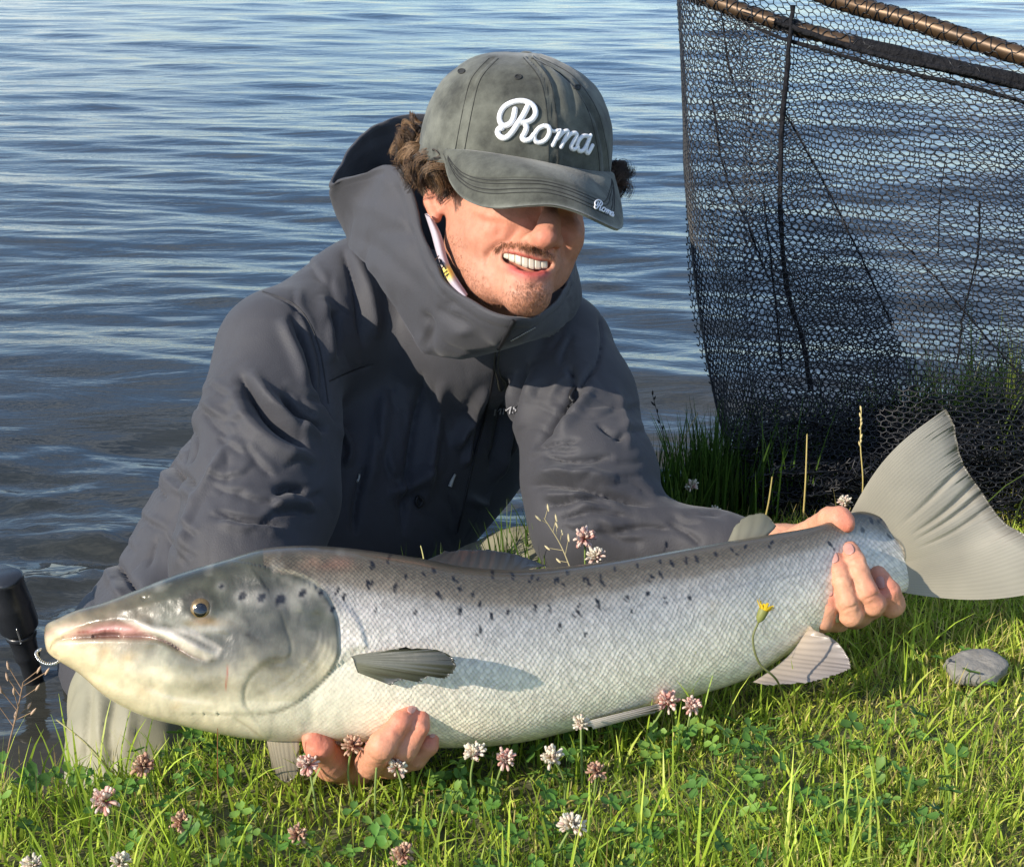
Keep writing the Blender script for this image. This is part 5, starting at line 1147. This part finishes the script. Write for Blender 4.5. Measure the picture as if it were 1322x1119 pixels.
P1 = Pc + 0.0007 * np.stack([np.cos(t * 0.55), np.sin(t * 0.55), np.sin(t * 0.55 + 1)], -1); P2 = Pc - 0.0007 * np.stack([np.cos(t * 0.55), np.sin(t * 0.55), np.sin(t * 0.55 + 1)], -1)
LB = W(Pc[-1]); lw = thing('wire_loop', LB, "small loop of twisted silver wire hanging at the salmon's snout", 'wire')
for Pq in (P1, P2): V, F = tube(W(Pq), 0.0006, 5); part('strand', V, F, m_wire, lw, LB)

# ------------------------------------------------------------------ stone
gsp = G(1260, 878); n1, n2 = 48, 24; a, bq = np.meshgrid(np.linspace(0, 2 * math.pi, n1, endpoint=False), np.linspace(-math.pi / 2, math.pi / 2, n2), indexing='ij')
sq = lambda v, e: np.sign(v) * np.abs(v) ** e
P = np.stack([0.0268 * sq(np.cos(a), .8) * sq(np.cos(bq), .6), 0.022 * sq(np.sin(a), .8) * sq(np.cos(bq), .6), 0.0135 * sq(np.sin(bq), .8)], -1); nn = P / np.linalg.norm(P, axis=-1, keepdims=True)
P = P + nn * (0.0030 * fbm(P, 60, 3) + 0.0008 * fbm(P, 260, 2))[..., None]; P[..., 2] += 0.020 + 0.10 * P[..., 0] * 0.3
m_stone = material('grey_stone', (0.21, 0.20, 0.18), 0.85, var=0.35, var_scale=60, bump=0.6, bump_scale=250, bump_dist=0.002)
st = link('stone', mesh_np('stone', P.reshape(-1, 3), grid_faces(n1, n2, wrap_u=True)), m_stone, None, gsp); st.rotation_euler = (0.05, -0.08, 0.15); st.scale = (1, 1, 0.66); tag(st, 'flat grey stone lying in the short grass below the tail', 'stone')

# ------------------------------------------------------------------ grass and clover leaves
m_grass = material('grass_blade', attr='Col', rough=0.45, trans=0.45, spec=0.35)
gr = np.random.default_rng(41)
def blades(n, sampler, hmin, hmax, wmin, wmax, lean, pal, seg=4, zoff=-0.004):
    x, y = sampler(n); n = len(x); z = ground_h(x, y) + zoff
    h = gr.uniform(hmin, hmax, n) * (1 + 0.35 * fbm(np.stack([x, y, 0 * x], -1), 8, 2)); w = gr.uniform(wmin, wmax, n) / 2
    az = gr.random(n) * 6.283; bend = np.abs(gr.normal(lean, lean * 0.6, n)); fa = gr.random(n) * 6.283
    t = np.linspace(0, 1, seg + 1); ang = bend[:, None] * (0.25 + 0.9 * t[None] ** 1.2); ds = h[:, None] / seg
    hor = np.concatenate([np.zeros((n, 1)), np.cumsum(np.sin(ang[:, 1:]) * ds, 1)], 1); ver = np.concatenate([np.zeros((n, 1)), np.cumsum(np.cos(ang[:, 1:]) * ds, 1)], 1)
    cx = x[:, None] + hor * np.cos(az)[:, None]; cy = y[:, None] + hor * np.sin(az)[:, None]; cz = z[:, None] + np.maximum(ver, -0.2)
    ww = w[:, None] * (1 - t[None] ** 2.2) + 0.00008; sx, sy = np.cos(fa)[:, None] * ww, np.sin(fa)[:, None] * ww
    V = np.stack([np.stack([cx - sx, cy - sy, cz], -1), np.stack([cx + sx, cy + sy, cz], -1)], 2).reshape(n, -1, 3); m = 2 * (seg + 1)
    f = np.array([[2 * k, 2 * k + 1, 2 * k + 3, 2 * k + 2] for k in range(seg)]); F = (np.arange(n)[:, None, None] * m + f[None]).reshape(-1, 4)
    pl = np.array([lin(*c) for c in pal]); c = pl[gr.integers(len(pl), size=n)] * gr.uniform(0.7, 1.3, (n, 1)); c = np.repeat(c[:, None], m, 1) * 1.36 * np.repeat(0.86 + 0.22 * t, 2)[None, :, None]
    return V.reshape(-1, 3), F, c.reshape(-1, 3)
def area(x0, x1, y0, y1, dens=None, shore=0.0):
    def f(n):
        x = gr.uniform(x0, x1, n); y = gr.uniform(y0, y1, n); ok = bank_sd(x, y) > shore
        if dens is not None: ok &= gr.random(n) < dens(x, y)
        return x[ok], y[ok]
    return f
lush = [(146, 168, 58), (164, 184, 70), (122, 144, 52), (180, 192, 84), (152, 172, 58), (130, 152, 58)]
dry = [(182, 186, 84), (196, 194, 102), (164, 174, 72), (206, 192, 128), (146, 164, 64)]
fishshade = None
right_w = lambda x, y: np.clip((x - 0.02) / 0.30, 0, 1)
mb = MB()
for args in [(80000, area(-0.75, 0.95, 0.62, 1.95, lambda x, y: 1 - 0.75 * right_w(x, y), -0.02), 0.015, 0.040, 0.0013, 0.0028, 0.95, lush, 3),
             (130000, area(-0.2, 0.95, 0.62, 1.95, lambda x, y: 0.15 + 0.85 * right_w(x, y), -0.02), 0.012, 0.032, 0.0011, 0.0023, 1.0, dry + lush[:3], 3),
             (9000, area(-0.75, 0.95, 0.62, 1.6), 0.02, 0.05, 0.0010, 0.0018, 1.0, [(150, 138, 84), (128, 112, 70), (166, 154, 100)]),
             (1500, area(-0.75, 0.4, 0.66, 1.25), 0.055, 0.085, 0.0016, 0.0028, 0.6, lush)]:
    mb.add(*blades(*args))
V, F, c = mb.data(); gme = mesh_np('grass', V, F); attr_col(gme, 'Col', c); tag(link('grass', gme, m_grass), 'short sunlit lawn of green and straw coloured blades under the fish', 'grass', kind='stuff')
# taller grass on the brink behind the sleeve and under the net
def brink(n):
    k = gr.random(n); q = catmull(EDGE[7:16], 400)[(k * 399).astype(int)]; return q[:, 0] + gr.normal(0, 0.035, n), q[:, 1] + gr.normal(-0.05, 0.05, n)
mb = MB()
mb.add(*blades(2600, brink, 0.05, 0.125, 0.0016, 0.0034, 0.32, [(58, 84, 30), (72, 98, 36), (48, 70, 28), (90, 110, 46)], 5))
mb.add(*blades(900, lambda n: (gr.normal(G(905, 640)[0], 0.05, n), gr.normal(G(905, 640)[1], 0.05, n)), 0.07, 0.16, 0.0016, 0.0030, 0.25, [(58, 84, 30), (72, 98, 36), (48, 70, 28)], 5))
mb.add(*blades(1100, lambda n: (gr.normal(G(1310, 560)[0], 0.12, n), gr.normal(G(1300, 560)[1], 0.12, n)), 0.06, 0.17, 0.0018, 0.0036, 0.3, [(78, 96, 40), (96, 112, 48), (110, 116, 60)], 5))
mb.add(*blades(500, lambda n: (gr.uniform(G(0, 1000)[0] - 0.05, G(330, 940)[0], n), gr.normal(1.10, 0.03, n)), 0.03, 0.075, 0.0014, 0.0026, 0.4, lush, 5))
V, F, c = mb.data(); gme = mesh_np('bank_grass', V, F); attr_col(gme, 'Col', c); tag(link('bank_grass', gme, m_grass), 'taller dark grass along the brink of the water behind the sleeve', 'grass', kind='stuff')
# clover leaves
m_clov = material('clover_leaf', attr='Col', rough=0.5, trans=0.25, spec=0.35)
def clover_leaves(n):
    mb = MB(); x = gr.uniform(-0.6, 0.45, n * 3); y = gr.uniform(0.64, 1.35, n * 3)
    ok = (bank_sd(x, y) > 0.02) & (gr.random(n * 3) < np.clip(0.55 + 1.2 * fbm(np.stack([x, y, 0 * x], -1), 7, 2), 0.03, 1) * (1 - 0.6 * np.clip((x - 0.1) / 0.3, 0, 1))); x, y = x[ok][:n], y[ok][:n]; n = len(x)
    s = np.linspace(0, 1, 4); prof = np.array([0.12, 0.62, 0.85, 0.30]); allV, allF, allC = [], [], []
    z0 = ground_h(x, y) + gr.uniform(0.012, 0.036, n); az = gr.random(n) * 6.28; sz = gr.uniform(0.0045, 0.0085, n); ti = gr.normal(0, 0.35, (n, 2)); cols = np.array([lin(*c) for c in [(88, 130, 52), (102, 144, 60), (76, 112, 48), (116, 150, 66)]])[gr.integers(4, size=n)] * gr.uniform(0.8, 1.2, (n, 1))
    for k in range(3):
        a = az + k * 2.094; d = np.stack([np.cos(a), np.sin(a)], -1); p = np.stack([-d[:, 1], d[:, 0]], -1); rows = []
        for q in range(4):
            for side in (-1, 0, 1):
                off = d * (s[q] * sz * 1.25)[:, None] + p * (side * prof[q] * sz * 0.62)[:, None]; zz = z0 + off[:, 0] * ti[:, 0] + off[:, 1] * ti[:, 1] + (abs(side) * 0.22 * sz) + 0.10 * sz * s[q]
                if q == 3 and side == 0: off = off - d * (0.12 * sz)[:, None]
                rows.append(np.stack([x + off[:, 0], y + off[:, 1], zz], -1))
        V = np.stack(rows, 1).reshape(-1, 3); f = grid_faces(4, 3); F = (np.arange(n)[:, None, None] * 12 + f[None]).reshape(-1, 4); mb.add(V, F, np.repeat(cols, 12, 0))
    A = np.stack([x, y, ground_h(x, y)], -1); B = np.stack([x, y, z0], -1); V, F = prisms(A, B, 0.0005); mb.add(V, F, lin(110, 140, 70)); return mb.data()
V, F, c = clover_leaves(800); gme = mesh_np('clover_leaves', V, F); attr_col(gme, 'Col', c); tag(link('clover_leaves', gme, m_clov), 'low three-lobed clover leaves scattered through the lawn', 'clover', kind='stuff')

# ------------------------------------------------------------------ clover blossoms
m_pet = material('clover_petal', attr='Col', rough=0.6, trans=0.25); m_stem = material('green_stem', attr='Col', rough=0.55, trans=0.15)
def blossom_head(style, seed):
    r = np.random.default_rng(seed); mb = MB(); R = 0.0088
    n = 60; sets = {'white': [(232, 222, 204), (240, 232, 214), (226, 204, 190)], 'pink': [(228, 196, 182), (214, 164, 152), (238, 220, 206)], 'brown': [(206, 168, 140), (188, 146, 124), (220, 192, 164)]}[style]
    for k in range(n):
        ph = k * 2.399963; ct = 1 - 1.5 * (k + 0.5) / n; stt = math.sqrt(max(0, 1 - ct * ct)); dvec = np.array([stt * math.cos(ph), stt * math.sin(ph), ct]); low = ct < -0.1
        dvec = dvec + np.array([0, 0, 0.2]) + r.normal(0, 0.34, 3); 
        if low and style != 'white': dvec[2] -= 0.5
        dvec /= np.linalg.norm(dvec); Lp = R * r.uniform(0.5, 1.12); w = R * 0.17 * r.uniform(0.8, 1.2)
        s_ = np.cross(dvec, r.normal(0, 1, 3)); s_ /= np.linalg.norm(s_); q_ = np.cross(dvec, s_); base = dvec * R * 0.18
        tt_ = np.array([0, .45, .8, 1.0]); ww = np.array([0.4, 0.8, 1.2, 0.75]) * w; bend = np.array([0, 0, 0.02, 0.10]) * Lp; V = []
        for a_, w_, b_ in zip(tt_, ww, bend):
            c_ = base + dvec * Lp * a_ + np.array([0, 0, 1]) * b_ * (1 if not low else -1)
            V += [c_ + s_ * w_, c_ + q_ * w_ * 0.8, c_ - s_ * w_, c_ - q_ * w_ * 0.8]
        F = grid_faces(4, 4, wrap_v=True); c0 = lin(*sets[r.integers(3)]); cb = lin(196, 120, 112) if (low or style == 'pink') else lin(206, 190, 150)
        if style == 'brown': cb = lin(170, 112, 92)
        tc_ = np.repeat(np.array([0, .5, .9, 1.0]), 4)[:, None]; mb.add(np.array(V), F, cb * (1 - tc_) + c0 * tc_ * r.uniform(0.9, 1.08))
    V, F, c = mb.data(); me = mesh_np('petals', V, F); attr_col(me, 'Col', np.clip(c, 0, 0.85)); me.materials.append(m_pet); return me
HEADS = {(s, k): blossom_head(s, 50 + k + 7 * i) for i, s in enumerate(('white', 'pink', 'brown')) for k in range(3)}
def blossom(px, py, z, style, size, label, group=None, var=0, lean=(0.0, 0.0), root=None):
    top = G(px, py, z); rt = np.array([top[0] + lean[0], top[1] + lean[1], 0.0]) if root is None else np.array(root, float); rt[2] = float(ground_h(np.array([rt[0]]), np.array([rt[1]]))[0]) - 0.004
    o = thing('clover_blossom', rt, label, 'clover flower', group)
    h = bpy.data.objects.new('petals', HEADS[(style, var % 3)]); COL.objects.link(h); h.parent = o; h.location = Vector(top - rt); h.scale = (size * 0.86, size * 0.86, size * 0.78); h.rotation_euler = (gr.normal(0, 0.25), gr.normal(0, 0.25), gr.random() * 6.28)
    mid = (rt + top) / 2 + np.array([gr.normal(0, 0.004), gr.normal(0, 0.003), 0.004]); P = catmull(np.array([rt, mid, top]), 12); V, F = tube(P, 0.0009, 6); c = np.ones((len(V), 1)) * lin(132, 152, 84)
    part('stem', V, F, m_stem, o, rt, True, c); return o
grp = 'clover blossoms around the fish'
common = 'small clover blossom standing in the lawn in front of the fish and the hand'
for (px, py, z, sty, sz, lab, var) in [
  (135, 1034, 0.045, 'pink', 1.25, 'large faded pink clover blossom in the grass below the salmon\'s jaw', 0), (185, 988, 0.045, 'brown', 1.15, 'faded brownish clover blossom against the pale olive wader leg', 1),
  (235, 1060, 0.035, 'brown', 1.0, 'small withered clover blossom next to the large faded pink one', 2), (398, 987, 0.05, 'pink', 1.05, 'pinkish clover blossom under the thumb of the hand below the belly', 1), (455, 962, 0.06, 'brown', 1.0, 'withered clover blossom between thumb and fingers below the belly', 2),
  (489, 963, 0.062, 'pink', 1.1, 'pink clover blossom in front of the fingers below the belly', 2), (512, 991, 0.045, 'white', 1.0, 'white clover blossom just below the fingers under the belly', 1),
  (613, 972, 0.05, 'white', 1.1, 'white clover blossom beside the smallest fingertip under the belly', 0), (652, 979, 0.045, 'pink', 1.0, 'small pink clover blossom between two white ones under the belly', 1), (712, 977, 0.045, 'white', 1.1, 'white clover blossom between a pink and a withered one under the belly', 2), (770, 996, 0.04, 'brown', 0.95, 'withered clover blossom in the lawn below the thin belly fin', 0), (750, 934, 0.058, 'white', 0.85, 'small white clover blossom standing against the salmon\'s belly', 1),
  (862, 905, 0.05, 'pink', 1.15, 'larger pink blossom of the clover pair at the belly fin tip', 2), (893, 910, 0.05, 'pink', 0.95, 'smaller pink blossom of the clover pair at the belly fin tip', 0), (738, 1066, 0.045, 'white', 1.2, 'big white clover blossom alone in the open lawn', 0), (520, 1102, 0.04, 'brown', 1.05, 'withered clover blossom in the open lawn far below the fingers', 1), (385, 1076, 0.035, 'brown', 0.9, 'small withered clover blossom deep in the lawn below the thumb', 2), (155, 1113, 0.045, 'white', 0.9, 'white clover blossom in the lawn straight below the large faded pink one', 1), (42, 1117, 0.045, 'white', 0.9, 'white clover blossom in the lawn below the branching brown panicle', 2),
  (805, 1000, 0.04, 'pink', 0.01, None, 0)]:
    if sz < 0.1: continue
    blossom(px, py, z, sty, sz, lab or common, grp, var, (gr.normal(0, 0.01), gr.normal(0, 0.008)))
def rear(px, py, z, d, sty, sz, lab, var):                # behind the fish: distance given, height follows
    top = W(C(px, py, d)); blossom(px, py, top[2], sty, sz, lab, grp, var, (gr.normal(0, 0.01), 0.0))
rear(755, 695, 0, 1.33, 'pink', 1.25, 'pinkish white clover blossom throwing its shadow on the grey sleeve', 0)
rear(769, 719, 0, 1.31, 'white', 1.05, 'white clover blossom low behind the salmon\'s back, beside the pink one', 1)
rear(893, 628, 0, 1.62, 'white', 0.95, 'white clover blossom at the water\'s edge above the sleeve', 2)
rear(923, 662, 0, 1.58, 'white', 0.95, 'white clover blossom just above the cuff of the sleeve', 0)
rear(1091, 648, 0, 1.50, 'white', 0.85, 'white clover blossom showing above the thumb at the tail', 1)

# ------------------------------------------------------------------ yellow flower and seed stalks
m_yel = material('yellow_petal', (0.78, 0.55, 0.03), 0.5, trans=0.25, var=0.2, var_scale=300)
fp = W(C(984, 792, 1.205)); rt = G(1012, 905); rt[2] = 0
yf = thing('yellow_flower', rt, 'yellow hawkbit flower on a thin bent stem in front of the salmon', 'flower')
P = catmull(np.array([rt, W(C(1003, 878, 1.225)), W(C(980, 855, 1.21)), W(C(972, 825, 1.205)), W(C(979, 803, 1.205))]), 40); V, F = tube(P, np.linspace(0.0010, 0.0009, 40), 6); part('stem', V, F, m_stem, yf, rt, True, np.ones((len(V), 1)) * lin(112, 116, 70))
tip = P[-1]; axd = fp - tip; axd /= np.linalg.norm(axd); u_ = np.cross(axd, [0, 1, 0]); u_ /= np.linalg.norm(u_); w_ = np.cross(axd, u_)
pr = np.array([(0, .0010), (.003, .0034), (.007, .0040), (.011, .0044)]); a = np.linspace(0, 6.283, 14, endpoint=False); V = (tip + pr[:, 0, None, None] * axd + pr[:, 1, None, None] * (np.cos(a)[None, :, None] * u_ + np.sin(a)[None, :, None] * w_)).reshape(-1, 3)
part('calyx', V, grid_faces(4, 14, wrap_v=True), m_stem, yf, rt, True, np.ones((len(V), 1)) * lin(128, 132, 70))
for k in range(22):
    a = k * 2.4; spread = 0.35 + 0.55 * (k / 22); dv = axd * 1.0 + spread * (math.cos(a) * u_ + math.sin(a) * w_); dv /= np.linalg.norm(dv); b0 = tip + axd * 0.010 + 0.0028 * (math.cos(a) * u_ + math.sin(a) * w_); s_ = np.cross(dv, axd); s_ /= np.linalg.norm(s_); Lp = gr.uniform(0.007, 0.011)
    rows_ = [b0 + dv * Lp * t_ + s_ * w2 * sgn - axd * 0.0015 * t_ ** 2 for t_, w2 in ((0, .0006), (.5, .0011), (1, .0009)) for sgn in (-1, 1)]
    part('petal', np.array(rows_), grid_faces(3, 2), m_yel, yf, rt)
m_straw = material('straw_stalk', attr='Col', rough=0.7, trans=0.15)
def stalk(pts, r, label, head=None, col=(186, 168, 118), ncol=None, name='grass_stalk', group=None):
    """pts: (px, py, d) from root to tip"""
    P = catmull(np.array([W(C(*p)) for p in pts]), 30); rt = P[0].copy(); o = thing(name, rt, label, 'grass stalk', group)
    V, F = tube(P, np.linspace(r, r * 0.6, 30), 6); part('stem', V, F, m_straw, o, rt, True, np.ones((len(V), 1)) * lin(*col))
    if head:
        mb = MB(); n, ln, spread, from_t = head
        for k in range(n):
            i = int(30 * (from_t + (1 - from_t) * (k + 0.5) / n)); i = min(i, 29); T = P[min(i + 1, 29)] - P[i - 1]; T /= np.linalg.norm(T); side = gr.normal(0, 1, 3); side -= T * (side @ T); side /= np.linalg.norm(side); side[1] *= 0.4
            e = P[i] + (T * 0.7 + side * spread) * ln * gr.uniform(0.6, 1.2)
            if spread > 0.5: V, F = tube(np.linspace(P[i], e, 4), r * 0.45, 4); mb.add(V, F, lin(*col)); V, F = tube(np.linspace(e - T * 0.002, e + T * 0.005 + side * 0.003, 5), np.array([.0002, .0010, .0011, .0008, .0001]), 5); mb.add(V, F, lin(*(ncol or col)))
            else: V, F = tube(np.linspace(P[i], e, 5), np.array([.0003, .0011, .0012, .0009, .0001]), 5); mb.add(V, F, lin(*(ncol or col)))
        mb.part('seed_head', m_straw, o, rt)
    return o
gd = lambda y: float(dz(y, 0.0))
stalk([(5, 1010, gd(1010)), (12, 960, 1.17), (22, 920, 1.165), (30, 880, 1.16)], 0.0008, 'branching brown grass panicle at the corner of the bank beside the dark water', (11, 0.020, 0.8, 0.45), (150, 122, 96), (196, 166, 140))
stalk([(745, 760, 1.29), (735, 730, 1.30), (722, 700, 1.31), (702, 668, 1.31)], 0.0007, 'arching seed stalk behind the salmon\'s back beside the pink clover', (8, 0.014, 0.8, 0.35), (172, 160, 120), (206, 192, 150))
stalk([(1037, 668, 1.62), (1040, 620, 1.60), (1042, 560, 1.59)], 0.0011, 'bare straw stalk standing before the black net', None, (196, 178, 112))
stalk([(1112, 660, 1.62), (1114, 620, 1.60), (1111, 575, 1.59), (1112, 528, 1.585)], 0.0009, 'straw stalk with a narrow seed head before the black net, next to the tail', (9, 0.008, 0.25, 0.62), (196, 178, 112), (214, 196, 140))
stalk([(860, 603, 1.72), (880, 570, 1.71), (901, 533, 1.70)], 0.0012, 'pale broken straw leaning over the water behind the sleeve', None, (206, 190, 150))
stalk([(872, 640, 1.75), (866, 590, 1.74), (852, 545, 1.73), (842, 508, 1.72)], 0.0006, 'dark wispy seed stalk above the water beside the sleeve', (6, 0.010, 0.5, 0.55), (60, 58, 48), (48, 44, 40))
stalk([(985, 680, 1.55), (992, 650, 1.54), (997, 615, 1.535)], 0.0011, 'short dry blade standing behind the small rear back fin', None, (176, 160, 96))
stalk([(150, 1003, 1.2), (112, 960, 1.18), (72, 928, 1.175)], 0.0009, 'long pale dry blade leaning left in front of the wader leg', None, (204, 194, 140))
stalk([(548, 728, 1.22), (546, 716, 1.22), (543, 704, 1.22)], 0.0007, 'tiny pale blade tip poking up behind the salmon\'s shoulder', None, (206, 200, 130))
stalk([(282, 1010, 1.13), (281, 990, 1.10), (281, 940, 1.08)], 0.0005, 'thin reddish grass stem in front of the salmon\'s throat', None, (150, 96, 60))
